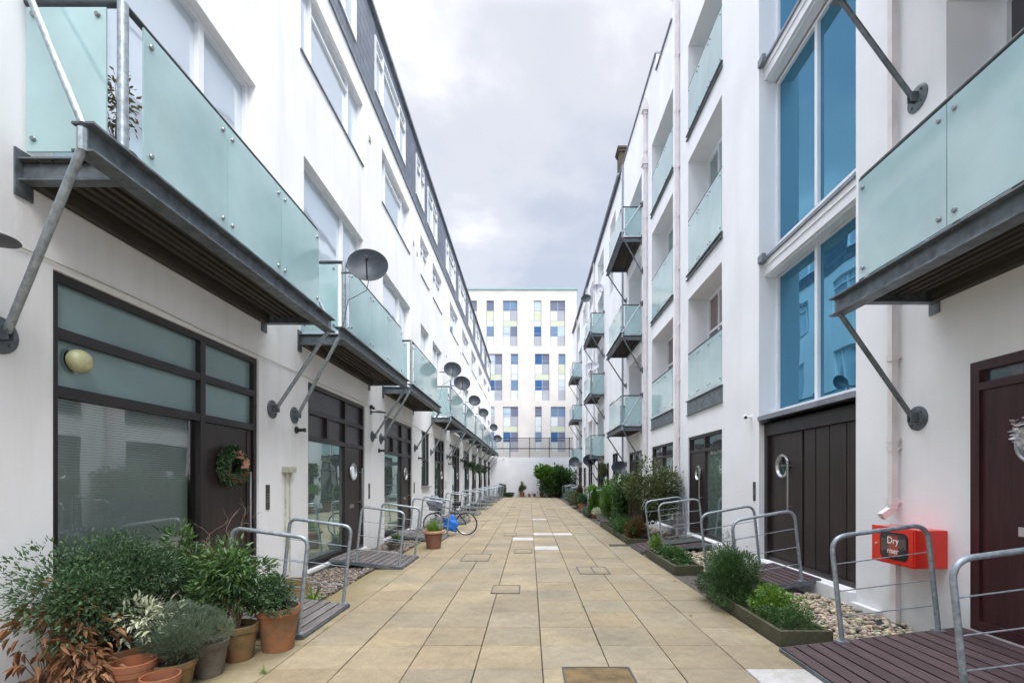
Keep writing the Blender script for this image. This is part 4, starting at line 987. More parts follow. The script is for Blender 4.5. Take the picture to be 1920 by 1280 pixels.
# junction box with two conduits
o = empty('junction_box', (WL, 7.42, 1.85), label='weathered beige junction box with two conduits on the first left pier', cat='junction box')
m = MB(); m.box((0, -.15, -.045), (.08, .15, .05), bev=.008); m.box((.02, -.155, .005), (.084, .155, .012)); m.build('box', 'beige_box', o)
for y in (-.07, .06):
    m = MB(); m.tube([(.04, y, -.045), (.04, y, -.12)], .022, 8); m.tube([(.018, y, -.10), (.018, y, -1.62)], .010, 6); m.build('conduit', 'beige_box', o)
def entry_panel(x, y, z, h, label):
    s = -1 if x < 0 else 1; o = empty('entry_panel', (x, y, z), label=label, cat='entry panel', group='bronze entry panels beside the doors')
    m = MB(); m.box((0, -.045, -h / 2), (-s * .012, .045, h / 2)); m.build('plate', 'panel_bronze', o)
    for q in range(4):
        m = MB(); m.box((-s * .012, -.018, h * (.1 - .1 * q)), (-s * .016, .018, h * (.14 - .1 * q))); m.build('button', 'steel', o)
entry_panel(WL, 6.87, 1.44, .36, 'tall bronze entry panel by the wreath door'); entry_panel(WL, 11.22, 1.42, .36, 'tall bronze entry panel by the second left door')
entry_panel(WL, 15.6, 1.42, .36, 'bronze entry panel past the third left door'); entry_panel(WL, 21.5, 1.42, .36, 'bronze entry panel past the narrow window')
entry_panel(WR, 9.02, 1.47, .36, 'bronze entry panel on the right pier beside the boarded doors')
def cctv(x, y, z, d, label):
    o = empty('security_camera', (x, y, z), label=label, cat='security camera', group='white security cameras')
    D = Vector(d).normalized(); m = MB(); m.tube([(0, 0, 0), D * .10], .018, 8); m.lathe([(0, .01), (.045, .01), (.05, 0)], (0, 0, 0), 14, d); m.build('mount', 'white_paint', o, smooth=True)
    m = MB(); c = D * .11; t = Vector((D.x * .4, -.9 if abs(D.x) > .1 else -.4, -.25)).normalized()
    m.tube([c - t * .07, c + t * .09], .038, 14); m.cur = 1; m.tube([c + t * .091, c + t * .094], .026, 12); m.build('camera_body', ['white_paint', 'black'], o, smooth=True)
cctv(WR, 9.15, 2.90, (-1, 0, 0), 'white bullet camera on the right pier above the entry panel')
cctv(-2.48, EY, 3.75, (0, -1, 0), 'white camera near the top left of the end wall')
# dry riser inlet box
o = empty('riser_box', (3.94, 4.85, .78), label='red cabinet with dark window reading Dry riser on the right pier', cat='inlet cabinet')
m = MB(); m.box((.02, 0, .005), (.335, .60, .395), bev=.006); m.box((.0, -.006, 0), (.019, .606, .40)); m.build('cabinet', 'red', o)
def rr_prism(mb, xf, xb, y0, y1, z0, z1, r, seg=6):
    pts = []
    for cy, cz, a0 in ((y1 - r, z1 - r, 0), (y0 + r, z1 - r, 90), (y0 + r, z0 + r, 180), (y1 - r, z0 + r, 270)):
        for k in range(seg + 1): t = R(a0 + 90 * k / seg); pts.append((cy + r * math.cos(t), cz + r * math.sin(t)))
    mb.quad(*[(xf, p[0], p[1]) for p in reversed(pts)])
    for p, q in zip(pts, pts[1:] + pts[:1]): mb.quad((xf, *p), (xf, *q), (xb, *q), (xb, *p))
m = MB(); m.box((-.008, .014, .014), (-.0005, .586, .386)); m.build('cabinet_door', 'red', o)
m = MB(); rr_prism(m, -.014, -.0082, .075, .46, .055, .345, .06); m.build('window_gasket', 'black', o)
m = MB(); rr_prism(m, -.0165, -.0142, .095, .44, .075, .325, .05); m.build('window_pane', 'dark_glass', o)
m = MB(); m.box((-.0185, .20, .09), (-.0167, .335, .31)); m.build('label_plate', 'redtile', o)
m = MB(); m.lathe([(0, .014), (.013, .014), (.013, 0)], (-.008, .52, .20), 12, (-1, 0, 0)); m.build('lock', 'globe_cream', o)
def text(s, size, loc, rot, mt, parent, name='lettering'):
    c = bpy.data.curves.new(name, 'FONT'); c.body = s; c.size = size; c.align_x = 'CENTER'; c.align_y = 'CENTER'; c.extrude = .0008; c.space_line = .85
    c.materials.append(MATS[mt]); t = bpy.data.objects.new(name, c); COL.objects.link(t); me = bpy.data.meshes.new_from_object(t); bpy.data.objects.remove(t)
    t = bpy.data.objects.new(name, me); COL.objects.link(t); t.location = loc; t.rotation_euler = rot; t.parent = parent; return t
text('Dry', .105, (-.0195, .27, .255), (R(90), 0, R(-90)), 'white_text', o); text('riser', .085, (-.0195, .27, .145), (R(90), 0, R(-90)), 'white_text', o)
# floor drain grate by the pipe
m = MB()
for k in range(7): m.box((3.98 + k * .035, 5.30, .02), (4.0 + k * .035, 5.56, .045))
m.box((3.96, 5.27, .01), (4.24, 5.299, .05)); m.box((3.96, 5.561, .01), (4.24, 5.59, .05)); tag(m.build('drain_grate', 'black'), 'black drain grate among the pebbles below the downpipe', 'drain')

# ------------------------------------------------------------------ plants
def leaves_mesh(name, P, D, size, matname, parent, aspect=.4, tone=None, curl=.25, jit=.3):
    """P (n,3) bases, D (n,3) directions; six-sided folded leaves"""
    n = len(P); P = np.asarray(P); D = np.asarray(D) + rng.normal(0, jit, (n, 3)); D /= np.linalg.norm(D, axis=1, keepdims=True) + 1e-9
    up = rng.normal(0, .5, (n, 3)); up[:, 2] += 1
    S = np.cross(D, up); S /= np.linalg.norm(S, axis=1, keepdims=True) + 1e-9; U = np.cross(S, D)
    L_ = (size * rng.uniform(.6, 1.25, n))[:, None]; W = L_ * aspect * .5
    base = P; q1 = P + D * L_ * .35 + S * W + U * L_ * .06; q2 = P + D * L_ * .35 - S * W + U * L_ * .06
    r1 = P + D * L_ * .72 + S * W * .7 - U * L_ * curl * .15; r2 = P + D * L_ * .72 - S * W * .7 - U * L_ * curl * .15
    tip = P + D * L_ - U * L_ * curl * .6
    V = np.stack([base, q1, r1, tip, r2, q2], 1).reshape(-1, 3)
    i = np.arange(n)[:, None] * 6
    F = np.concatenate([i + np.array([[0, 1, 2, 3]]), i + np.array([[0, 3, 4, 5]])], 0)
    t = tone if tone is not None else rng.uniform(0, 1, n)
    T = np.concatenate([t, np.clip(t * .8, 0, 1)])[:, None] * np.ones((1, 3))
    return raw_mesh(name, V, F, T, matname, parent, smooth=False)
def crown_points(n, c, rad, lumps=7, fill=.55, seed=0, zmin=None, xlim=None, flat=1.0):
    r = np.random.default_rng(seed); c = np.array(c); rad = np.array(rad)
    L_ = r.normal(0, 1, (lumps, 3)); L_ /= np.linalg.norm(L_, axis=1, keepdims=True); L_ *= r.uniform(.35, .75, (lumps, 1)); L_ = np.vstack([L_, [[0, 0, 0]]])
    lr = r.uniform(.32, .6, len(L_)); lr[-1] = .6
    k = r.integers(0, len(L_), n * 2)
    d = r.normal(0, 1, (n * 2, 3)); d /= np.linalg.norm(d, axis=1, keepdims=True)
    rr = r.uniform(fill, 1, (n * 2, 1)) ** .6 * np.where(r.uniform(0, 1, (n * 2, 1)) < .12, 1.22, 1.0)
    q = L_[k] + d * rr * lr[k][:, None]; P = c + q * rad
    ok = np.ones(len(P), bool)
    if zmin is not None: ok &= P[:, 2] > zmin
    if xlim: ok &= (P[:, 0] > xlim[0]) & (P[:, 0] < xlim[1])
    P, q, d = P[ok][:n], q[ok][:n], d[ok][:n]
    lt = r.uniform(0, 1, len(L_))[k[ok][:n]]
    return P, d * .7 + q * .6, np.clip(.30 + .40 * lt + r.normal(0, .16, len(P)), 0, 1)
def stems(name, root, ends, parent, r0=.008, mt='wood_stem', n_=5):
    m = MB(); root = Vector(root)
    for e_ in ends:
        e_ = Vector(e_); mid = root.lerp(e_, .5) + Vector((random.uniform(-.04, .04), random.uniform(-.04, .04), 0)) * (e_ - root).length * 2
        pts = [root.lerp(mid, t) .lerp(mid.lerp(e_, t), t) for t in (0, .35, .7, 1)]
        m.tube(pts, [r0, r0 * .8, r0 * .6, r0 * .3], n_)
    return m.build(name, mt, parent, smooth=True)
def shrub(name, label, cat, c, rad, n, size, mt, root=None, lumps=7, aspect=.42, zmin=None, xlim=None, group=None, seed=None, up=.0, nst=10, curl=.25, jit=.35, stem='wood_stem', r0=.007, fill=.5):
    seed = seed if seed is not None else abs(hash(label)) % 9999
    seed = sum(ord(ch) * (i + 3) for i, ch in enumerate(label)) % 99991
    root = root or (c[0], c[1], max(0.0, c[2] - rad[2])); o = empty(name, root, label=label, cat=cat, group=group)
    P, D, T = crown_points(n, c, rad, lumps, fill, seed, zmin, xlim)
    P = P - np.array(root); D[:, 2] += up
    leaves_mesh('foliage', P, D, size, mt, o, aspect, T, curl, jit)
    idx = np.random.default_rng(seed).integers(0, len(P), nst)
    if nst: stems('stem', (0, 0, 0), [tuple(P[k] * .93) for k in idx], o, r0, stem)
    return o
def pot(x, y, r, h, mt, label, cat='plant pot', group=None, z=0, rim='', soil=True, taper=.72, fill_=.86, name='flower_pot', wob=0):
    o = empty(name, (x, y, z), label=label, cat=cat, group=group); m = MB()
    m.lathe([(0, 0), (r * taper, 0), (r * (taper + (1 - taper) * .5), h * .5), (r * .95, h * .80), (r * .955, h * .815), (r * 1.02, h * .82), (r * 1.03, h * .98), (r, h), (r * .93, h * .995), (r * .90, h * .8), (r * .86, h * .6)], (0, 0, 0), 36, wob=wob)
    m.build('body', mt, o, smooth=True)
    if soil:
        m = MB(); m.lathe([(0, h * fill_ + .01), (r * .5, h * fill_ + .006), (r * .92, h * fill_)], (0, 0, 0), 24); m.build('soil', 'soil', o, smooth=True)
    return o
def strap_plant(name, label, cat, x, y, z, n, ln, w_, mt, spread=1.0, group=None, droop=.6, r0=.03):
    o = empty(name, (x, y, z), label=label, cat=cat, group=group); V, F, T = [], [], []
    for k in range(n):
        a = random.uniform(0, math.tau); el = random.uniform(.25, 1.0); L_ = ln * random.uniform(.6, 1.1); dr = Vector((math.cos(a), math.sin(a), 0)); sd = Vector((-math.sin(a), math.cos(a), 0))
        b0 = dr * random.uniform(0, r0); i = len(V); sg = 5
        for j in range(sg + 1):
            t = j / sg; p = b0 + dr * L_ * t * (1 - el * .75) * spread + Vector((0, 0, 1)) * L_ * (t * (.35 + el * .65) - droop * (1 - el * .8) * t * t)
            ww = w_ * (1 - t ** 2) * .5 + .0005; V += [tuple(p + sd * ww), tuple(p - sd * ww)]
        tt = random.random()
        for j in range(sg): q = i + j * 2; F.append((q, q + 1, q + 3, q + 2)); T.append((tt,) * 3)
    raw_mesh('foliage', np.array(V), np.array(F), np.array(T), mt, o, smooth=False); return o

LX = (WL + .03, 99)
# --- left foreground group: pots first
G = 'terracotta pots crowded at the left window'
pot(-2.53, 4.77, .20, .43, 'terracotta', 'tall terracotta pot nearest the left ramp, holding a dark-leaved plant', group=G)
pot(-2.76, 4.50, .165, .33, 'terracotta_moss', 'mossy terracotta pot under the glossy rhododendron', group=G)
pot(-2.80, 4.14, .15, .30, 'pot_grey', 'weathered grey-brown pot between lavender and rhododendron', group=G)
pot(-2.84, 3.78, .155, .26, 'terracotta_moss', 'mossy yellowish pot holding the grey-green lavender', group=G)
pot(-3.02, 3.62, .14, .27, 'terracotta_orange', 'empty orange pot stack with a double rim at the bottom edge', group=G, soil=False)
m_ = pot(-3.02, 3.62, .145, .29, 'terracotta_orange', 'empty orange pot nested in another at the bottom edge', group=G, soil=False, z=.03)
pot(-2.74, 3.52, .125, .25, 'terracotta_orange', 'small empty orange pot at the bottom edge, right of the nested pots', group=G, soil=False)
pot(-3.44, 3.92, .27, .34, 'terracotta', 'broad terracotta tub under the big bushy shrub', group=G)
pot(-3.32, 4.28, .15, .34, 'pot_grey', 'dark pot behind the cream-leaved plant', group=G)
pot(-3.42, 4.78, .17, .30, 'pot_grey', 'dark pot behind the rhododendron against the window', group=G)
pot(-3.50, 3.42, .17, .24, 'pot_grey', 'dark pot of the withered brown plant at the left edge', group=G)
shrub('shrub', 'big dense dark green shrub filling the left corner below the blinds', 'shrub', (-3.43, 3.86, .84), (.36, .72, .46), 15000, .038, 'leaf_dark', root=(-3.44, 3.92, .3), lumps=22, jit=.5, fill=.25, xlim=LX, zmin=.36, aspect=.38, nst=22, up=.3)
shrub('shrub', 'pale-tipped loose shrub with yellow-green leaf ends in front of the blinds', 'shrub', (-3.36, 4.68, .86), (.26, .34, .40), 900, .085, 'leaf_rhodo', root=(-3.42, 4.78, .28), lumps=9, xlim=LX, aspect=.26, nst=16, up=.4, r0=.009)
shrub('rhododendron', 'glossy green rhododendron with long leaves and yellow buds beside the ramp', 'shrub', (-2.86, 4.56, .72), (.40, .36, .36), 2600, .070, 'leaf_rhodo', root=(-2.76, 4.50, .28), lumps=15, xlim=LX, aspect=.34, nst=18, up=-.05, jit=.55, fill=.3)
shrub('shrub', 'small-leaved dark green plant spilling over the tall terracotta pot', 'shrub', (-2.62, 4.68, .56), (.30, .26, .22), 3600, .032, 'leaf_dark', root=(-2.53, 4.77, .38), lumps=8, aspect=.5, nst=8)
strap_plant('grass_plant', 'black mondo grass tuft at the ramp end of the tall pot', 'plant', -2.47, 4.76, .39, 130, .24, .009, 'leaf_purple')
shrub('variegated_plant', 'cream variegated plant with pointed leaves among the pots', 'plant', (-3.16, 3.80, .58), (.34, .24, .20), 420, .070, 'leaf_white', root=(-3.32, 4.22, .32), lumps=8, aspect=.30, nst=12, up=.1, fill=.4)
def needles(name, label, cat, c, rad, n, ln, mt, root, up=1.0, group=None, nst=20, w_=.08, zmin=None, xlim=None):
    return shrub(name, label, cat, c, rad, n, ln, mt, root=root, lumps=9, aspect=w_, up=up, nst=nst, jit=.25, curl=.1, group=group, zmin=zmin, xlim=xlim)
needles('lavender', 'grey-green needle-leaved lavender bush at the bottom among pots', 'shrub', (-2.80, 3.86, .45), (.30, .26, .22), 9000, .045, 'leaf_grey', (-2.84, 3.78, .22), zmin=.18)
shrub('withered_plant', 'withered plant with curled brown leaves at the lower left corner', 'plant', (-3.36, 3.42, .62), (.30, .30, .46), 300, .085, 'leaf_brown', root=(-3.50, 3.42, .2), lumps=9, aspect=.34, nst=34, curl=1.1, up=-.5, stem='twig', r0=.006, xlim=LX, fill=.3)
shrub('withered_plant', 'second clump of curled brown leaves beside the broad tub', 'plant', (-3.20, 3.48, .36), (.20, .20, .20), 110, .07, 'leaf_brown', root=(-3.3, 3.5, .05), lumps=6, aspect=.4, nst=16, curl=1.1, up=-.4, stem='twig', r0=.006)
def twigs(label, x, y, z0, z1, n):
    o = empty('bare_shrub', (x, y, z0), label=label, cat='shrub'); m = MB()
    def br(p, d, L_, r, dep):
        q = p + d * L_; m.tube([p, p.lerp(q, .5) + Vector((random.uniform(-.01, .01), random.uniform(-.01, .01), random.uniform(-.01, .02))), q], [r, r * .85, r * .65], 5)
        if dep > 0:
            for _ in range(random.choice((2, 2, 3))):
                dd = (d + Vector((random.uniform(-.9, .9), random.uniform(-.9, .9), random.uniform(-.3, .5)))).normalized(); br(q, dd, L_ * random.uniform(.5, .85), r * .6, dep - 1)
    br(Vector((0, 0, 0)), Vector((0, 0, 1)), (z1 - z0) * .5, .008, 0)
    for _ in range(n): br(Vector((0, 0, (z1 - z0) * random.uniform(.3, .5))), Vector((random.uniform(-.7, .7), random.uniform(-.7, .7), random.uniform(.3, 1))).normalized(), (z1 - z0) * .3, .0055, 3)
    m.build('branches', 'twig', o)
twigs('bare twiggy shrub rising beside the first ramp handrail', -3.17, 5.0, .35, 1.25, 5)
# crate and strap-leaved plants by the first ramp
m = MB(); o = empty('wooden_crate', (-3.42, 6.9, 0), label='small weathered wooden crate on the gravel beside the first pier', cat='crate')
for z in (.03, .11, .19):
    m.box((-.16, -.12, z), (.16, -.105, z + .06)); m.box((-.16, .105, z), (.16, .12, z + .06)); m.box((-.16, -.104, z), (-.145, .104, z + .06)); m.box((.145, -.104, z), (.16, .104, z + .06))
m.build('slats', 'timber_pale', o); m = MB(); m.box((-.144, -.104, .02), (.144, .104, .05)); m.build('base', 'timber_mossy', o)
strap_plant('strap_plant', 'strap-leaved green plant in the gravel beyond the first ramp', 'plant', -3.02, 6.62, 0, 36, .36, .026, 'leaf_lime', droop=.8)
pot(-3.18, 11.25, .20, .20, 'pot_grey', 'low dark pot between the second ramp and the gravel', cat='plant pot')
strap_plant('strap_plant', 'strap-leaved plant in the low dark pot beyond the second ramp', 'plant', -3.18, 11.25, .18, 80, .38, .024, 'leaf_mid', droop=.5)
# bell planter with grass
o = empty('bell_planter', (-2.37, 11.7, 0), label='brown bell-shaped terracotta planter with wide pale rim standing on the paving', cat='planter')
m = MB(); m.lathe([(0, 0), (.165, 0), (.175, .03), (.185, .14), (.205, .27), (.225, .36), (.232, .375)], (0, 0, 0), 36); m.build('body', 'pot_plastic', o, smooth=True)
m = MB(); m.lathe([(.228, .368), (.268, .385), (.272, .43), (.262, .438), (.232, .43), (.22, .39)], (0, 0, 0), 36); m.build('rim', 'pot_rim', o, smooth=True)
m = MB(); m.lathe([(0, .40), (.23, .395)], (0, 0, 0), 24); m.build('soil', 'soil', o)
strap_plant('grass_plant', 'fine green grass growing in the bell-shaped planter', 'plant', -2.37, 11.7, .39, 460, .40, .007, 'leaf_lime', r0=.19, spread=.5, droop=.3)

# --- right side planters
def planter(x0, x1, y0, y1, h, label):
    o = empty('raised_planter', ((x0 + x1) / 2, (y0 + y1) / 2, 0), label=label, cat='planter', group='low timber planters along the right side'); cx, cy = (x0 + x1) / 2, (y0 + y1) / 2
    hx, hy = (x1 - x0) / 2, (y1 - y0) / 2; t = .045
    for a, b in (((-hx, -hy, -.01), (hx, -hy + t, h)), ((-hx, hy - t, -.01), (hx, hy, h)), ((-hx, -hy + t + .001, -.01), (-hx + t, hy - t - .001, h - .003)), ((hx - t, -hy + t + .001, -.01), (hx, hy - t - .001, h - .003))):
        m = MB(); m.box(a, b, bev=.005); m.build('board', 'timber_mossy', o)
    m = MB(); m.box((-hx + t + .001, -hy + t + .001, 0), (hx - t - .001, hy - t - .001, h - .035)); m.build('soil', 'soil', o)
planter(2.56, 3.10, 4.84, 6.88, .15, 'mossy timber planter in the right foreground beside the wide ramp')
planter(2.60, 3.12, 8.50, 10.6, .15, 'small mossy timber planter with low green leaves between two ramps')
planter(2.58, 3.20, 12.35, 17.4, .15, 'long mossy timber planter under the tall shrubs')
shrub('rosemary', 'large dark rosemary bush overhanging the near right planter', 'shrub', (2.74, 6.42, .40), (.52, .56, .42), 17000, .042, 'leaf_mid', root=(2.82, 6.45, .1), up=.35, zmin=.02, aspect=.22, lumps=14, nst=26, jit=.5)
needles('rosemary', 'thin upright rosemary shoots behind the large bush by the rail', 'shrub', (2.86, 6.95, .70), (.14, .14, .34), 500, .045, 'leaf_blue', (2.86, 6.9, .1), up=1.2, nst=8)
shrub('leafy_plant', 'bright green geranium leaves in the middle of the near right planter', 'plant', (2.92, 5.75, .22), (.28, .42, .17), 2000, .042, 'leaf_lime', root=(2.92, 5.75, .08), aspect=.75, lumps=16, nst=16, up=.2, zmin=.08, fill=.3)
shrub('leafy_plant', 'low yellow-green weeds at the front of the near right planter', 'plant', (2.83, 5.25, .17), (.26, .42, .13), 2600, .032, 'leaf_mid', root=(2.83, 5.2, .08), aspect=.4, lumps=16, nst=20, up=.7, zmin=.08)
strap_plant('grass_plant', 'dry thin grass at the paving side of the near right planter', 'plant', 2.70, 5.45, .1, 160, .20, .004, 'leaf_olive', r0=.16)
shrub('leafy_plant', 'low green strawberry leaves filling the small planter', 'plant', (2.86, 9.5, .18), (.25, .95, .12), 3200, .05, 'leaf_mid', root=(2.86, 9.5, .08), aspect=.7, lumps=16, nst=12, up=.4, zmin=.08)
shrub('leafy_plant', 'taller leafy sprig at the far end of the small planter', 'plant', (2.74, 10.2, .30), (.14, .22, .16), 600, .05, 'leaf_lime', root=(2.76, 10.2, .08), aspect=.5, nst=8, up=.5)
shrub('leafy_plant', 'leaves at the bottom right picture corner before the wide ramp', 'plant', (2.98, 3.05, .16), (.55, .20, .13), 1500, .045, 'leaf_mid', root=(2.9, 3.05, 0), aspect=.6, nst=10, up=.4, zmin=.0)
# long planter contents
shrub('tall_shrub', 'tall loose olive-green shrub leaning over the rails in front of the pipe', 'shrub', (3.55, 13.6, 1.35), (.76, 1.05, .82), 7000, .085, 'leaf_olive', root=(3.0, 14.0, .1), lumps=16, aspect=.5, nst=34, r0=.022, up=.2, zmin=.4, xlim=(0, WR - .03), fill=.2)
shrub('bushy_shrub', 'dense dark bush at the centre of the long right planter', 'shrub', (3.02, 14.9, 1.1), (.52, .8, .80), 9000, .075, 'leaf_mid', root=(2.95, 14.9, .1), lumps=12, aspect=.5, nst=20, up=.2)
shrub('conifer_bush', 'bright green bushy conifer left of the dense dark bush', 'shrub', (2.86, 16.4, .95), (.48, .55, .76), 9000, .07, 'leaf_conifer', root=(2.85, 16.6, .1), lumps=12, aspect=.25, nst=14, up=1.0)
shrub('leafy_plant', 'mixed low foliage along the front of the long planter', 'plant', (2.80, 14.2, .32), (.27, 1.7, .27), 6500, .07, 'leaf_mid', root=(2.8, 14.2, .08), aspect=.5, lumps=22, nst=18, up=.4, zmin=.06)
shrub('leafy_plant', 'rusty brown-green fern clump at the near end of the long planter', 'plant', (2.86, 12.75, .38), (.27, .34, .32), 2600, .09, 'leaf_rust', root=(2.86, 12.8, .08), aspect=.22, lumps=10, nst=14, up=.8, zmin=.06)
# cone conifer in pot
def cone_tree(x, y, h, r, label, mt='leaf_conifer'):
    o = empty('cone_conifer', (x, y, 0), label=label, cat='conifer'); n = 6500
    t = rng.uniform(0, 1, n) ** .7; a = rng.uniform(0, math.tau, n); lump = 1 + .16 * np.sin(a * 3 + t * 9) + .12 * np.sin(a * 5 - t * 14)
    rr = r * (1 - t ** 1.35) * rng.uniform(.62, 1.05, n) * lump * np.minimum(1, t * 6 + .5); z = .22 + (h - .22) * t
    P = np.stack([rr * np.cos(a), rr * np.sin(a), z], 1); D = np.stack([np.cos(a) * .5, np.sin(a) * .5, np.ones(n)], 1)
    leaves_mesh('foliage', P, D, .075, mt, o, .3, np.clip(.35 + .25 * np.sin(a * 4 + t * 12) + rng.normal(0, .15, n), 0, 1), .1, .3)
    m = MB(); m.tube([(0, 0, .1), (0, 0, h * .8)], [.03, .01], 6); m.build('trunk', 'wood_stem', o)
cone_tree(2.86, 20.9, 1.25, .31, 'small bright green cone-shaped conifer in a pot on the right')
pot(2.86, 20.9, .17, .24, 'terracotta_orange', 'red pot holding the small cone conifer')
shrub('leafy_plant', 'grey frosty plant at the foot of the cone conifer', 'plant', (2.62, 21.5, .22), (.30, .8, .2), 1800, .08, 'leaf_grey', root=(2.7, 21.5, 0), nst=8)
pot(2.95, 19.9, .17, .28, 'dish_pale', 'pale grey pot with flowers in front of the long planter')
shrub('leafy_plant', 'white-flowered plant in the pale grey pot', 'plant', (2.9, 19.8, .38), (.25, .3, .16), 700, .07, 'leaf_white', root=(2.95, 19.9, .25), nst=8)
pot(2.72, 24.6, .22, .42, 'terracotta', 'terracotta pot by the far right rails'); pot(2.98, 23.2, .2, .35, 'terracotta_orange', 'orange pot just beyond the cone conifer')
shrub('leafy_plant', 'dark plant in the terracotta pot by the far right rails', 'plant', (2.78, 24.8, .65), (.30, .4, .4), 1800, .09, 'leaf_dark', root=(2.72, 24.6, .38), nst=8)
shrub('leafy_plant', 'climbing rust-coloured plant beyond the orange pot', 'plant', (2.75, 26.0, .8), (.22, .3, .7), 1400, .1, 'leaf_rust', root=(2.75, 26, 0), nst=10)
shrub('round_bush', 'rounded grey-green bush further along on the right', 'shrub', (2.85, 28.4, .5), (.45, 1.0, .5), 3500, .10, 'leaf_olive', root=(2.85, 28.4, 0), nst=8)
shrub('round_bush', 'rounded bush nearest the paving edge in the far right row', 'shrub', (2.75, 32.0, .5), (.42, 1.2, .5), 2500, .12, 'leaf_grey', root=(2.75, 32, 0), nst=8)
shrub('leafy_plant', 'yellow-green trailing plant on the far right rails', 'plant', (3.3, 24.0, 1.15), (.4, .5, .3), 700, .12, 'leaf_lime', root=(3.3, 24.0, .2), nst=10)
# hanging basket on the right
shrub('hanging_basket', 'hanging basket plant beneath the nearer far balcony on the right', 'hanging plant', (3.95, 26.0, 2.2), (.3, .4, .5), 900, .11, 'leaf_olive', root=(3.95, 26.0, 2.6), nst=10)
# end wall plants
shrub('large_bush', 'large spreading evergreen bush against the right of the end wall', 'shrub', (2.55, 44.4, 1.5), (1.75, 1.1, 1.55), 5200, .26, 'leaf_mid', root=(2.8, 44.6, 0), fill=.2, lumps=24, nst=30, r0=.05, aspect=.5, up=.2, xlim=(0, WR - .05), zmin=.02)
shrub('large_bush', 'lighter green bush in front of the big evergreen, left part', 'shrub', (1.7, 44.1, 2.25), (1.15, .7, .70), 2600, .24, 'leaf_lime', root=(2.4, 44.2, 0), lumps=10, nst=24, r0=.04, aspect=.5, up=.2)
shrub('tall_shrub', 'dark upright bush at the left end of the end wall', 'shrub', (-2.55, 44.8, .62), (.36, .45, .75), 2600, .14, 'leaf_dark', root=(-2.55, 44.8, 0), nst=8)
shrub('round_bush', 'low dark bush spreading right from the upright one', 'shrub', (-1.9, 45.0, .22), (.6, .4, .25), 1500, .13, 'leaf_dark', root=(-1.9, 45, 0), nst=8)
for x, r, h, lab in ((-.71, .21, .46, 'left large terracotta pot at the end wall, with a ball bush'), (-.03, .13, .32, 'left small terracotta pot at the end wall'), (.46, .14, .32, 'right small terracotta pot at the end wall'), (1.14, .22, .48, 'right large terracotta pot at the end wall, by the evergreen')):
    pot(x, 45.2, r, h, 'terracotta_orange', lab, group='terracotta pots along the end wall')
shrub('ball_bush', 'ball-shaped grey-green bush with a spike in the left end pot', 'shrub', (-.71, 45.2, .85), (.36, .36, .36), 1500, .10, 'leaf_olive', root=(-.71, 45.2, .4), nst=8, lumps=12)
shrub('leafy_plant', 'pointed top shoot above the left ball bush', 'plant', (-.71, 45.2, 1.3), (.08, .08, .25), 160, .1, 'leaf_olive', root=(-.71, 45.2, .5), nst=3)
shrub('ball_bush', 'loose pale bush in the right end pot', 'shrub', (1.14, 45.2, .9), (.40, .36, .42), 1000, .10, 'leaf_grey', root=(1.14, 45.2, .42), nst=10, lumps=10)
# hanging baskets on left wall
for k, (y, z) in enumerate(((28.3, 2.45), (32.2, 2.4), (36.3, 2.4))):
    shrub('hanging_basket', ('nearest', 'middle', 'farthest')[k] + ' of three hanging baskets on the far left wall', 'hanging plant', (WL + .32, y, z), (.24, .3, .26), 500, .1, 'leaf_dark', root=(WL + .3, y, z + .2), nst=6, group='hanging baskets on the left wall')
# balcony plant behind the near left post
shrub('balcony_plant', 'spindly red and green plant behind the near post of the first left balcony', 'plant', (-3.35, 3.85, 4.72), (.18, .16, .42), 260, .05, 'leaf_rust', root=(-3.35, 3.85, 4.35), nst=14, stem='twig', r0=.005)
pot(-3.35, 3.86, .13, .26, 'terracotta_moss', 'pot on the first left balcony', z=4.095)
# wreath on the first left door
o = empty('wreath', (WL - .04, 6.06, 1.86), label='green christmas wreath with copper bow and red berries on the first left door', cat='wreath')
n = 3600; a = rng.uniform(0, math.tau, n); b_ = rng.uniform(0, math.tau, n); rt = .065 * rng.uniform(.4, 1.1, n)
P = np.stack([.05 + rt * np.cos(b_), (.19 + rt * np.sin(b_)) * np.cos(a), (.19 + rt * np.sin(b_)) * np.sin(a)], 1)
D = np.stack([np.cos(b_) + .3, -np.sin(a) + np.sin(b_) * np.cos(a), np.cos(a) + np.sin(b_) * np.sin(a)], 1)
leaves_mesh('foliage', P, D, .042, 'leaf_dark', o, .3, None, .2, .35)
m = MB()
for k in range(26):
    t = random.uniform(0, 2.2) ; c = Vector((.11 + random.uniform(-.01, .02), .15 * math.cos(t) + random.uniform(-.04, .05), .15 * math.sin(t) + random.uniform(-.04, .05)))
    m.obox(c, (random.uniform(-1, 1), 1, random.uniform(-1, 1)), (0, random.uniform(-1, 1), 1), (1, .2, .1), .035, .018, .002)
m.cur = 1
for k in range(34):
    t = random.uniform(3.0, 6.2); c = Vector((.11, .19 * math.cos(t) + random.uniform(-.03, .03), .19 * math.sin(t) + random.uniform(-.03, .03))); m.lathe([(0, .011), (.009, .008), (.012, 0), (.009, -.008), (0, -.011)], c, 8)
m.build('bow', ['bow', 'berry'], o)
# silver decoration on the near right door
o = empty('door_decoration', (WR - .02, 4.06, 2.10), label='silvery white flower decoration above the porthole of the near right door', cat='decoration')
m = MB()
for k in range(60):
    c = Vector((-.03 + random.uniform(-.02, .02), random.uniform(-.09, .09), random.uniform(-.12, .14))); m.obox(c, (1, random.uniform(-1, 1), random.uniform(-1, 1)), (random.uniform(-1, 1), 1, 0), (0, random.uniform(-.5, .5), 1), .022, .016, .003)
m.build('petals', 'silver', o)

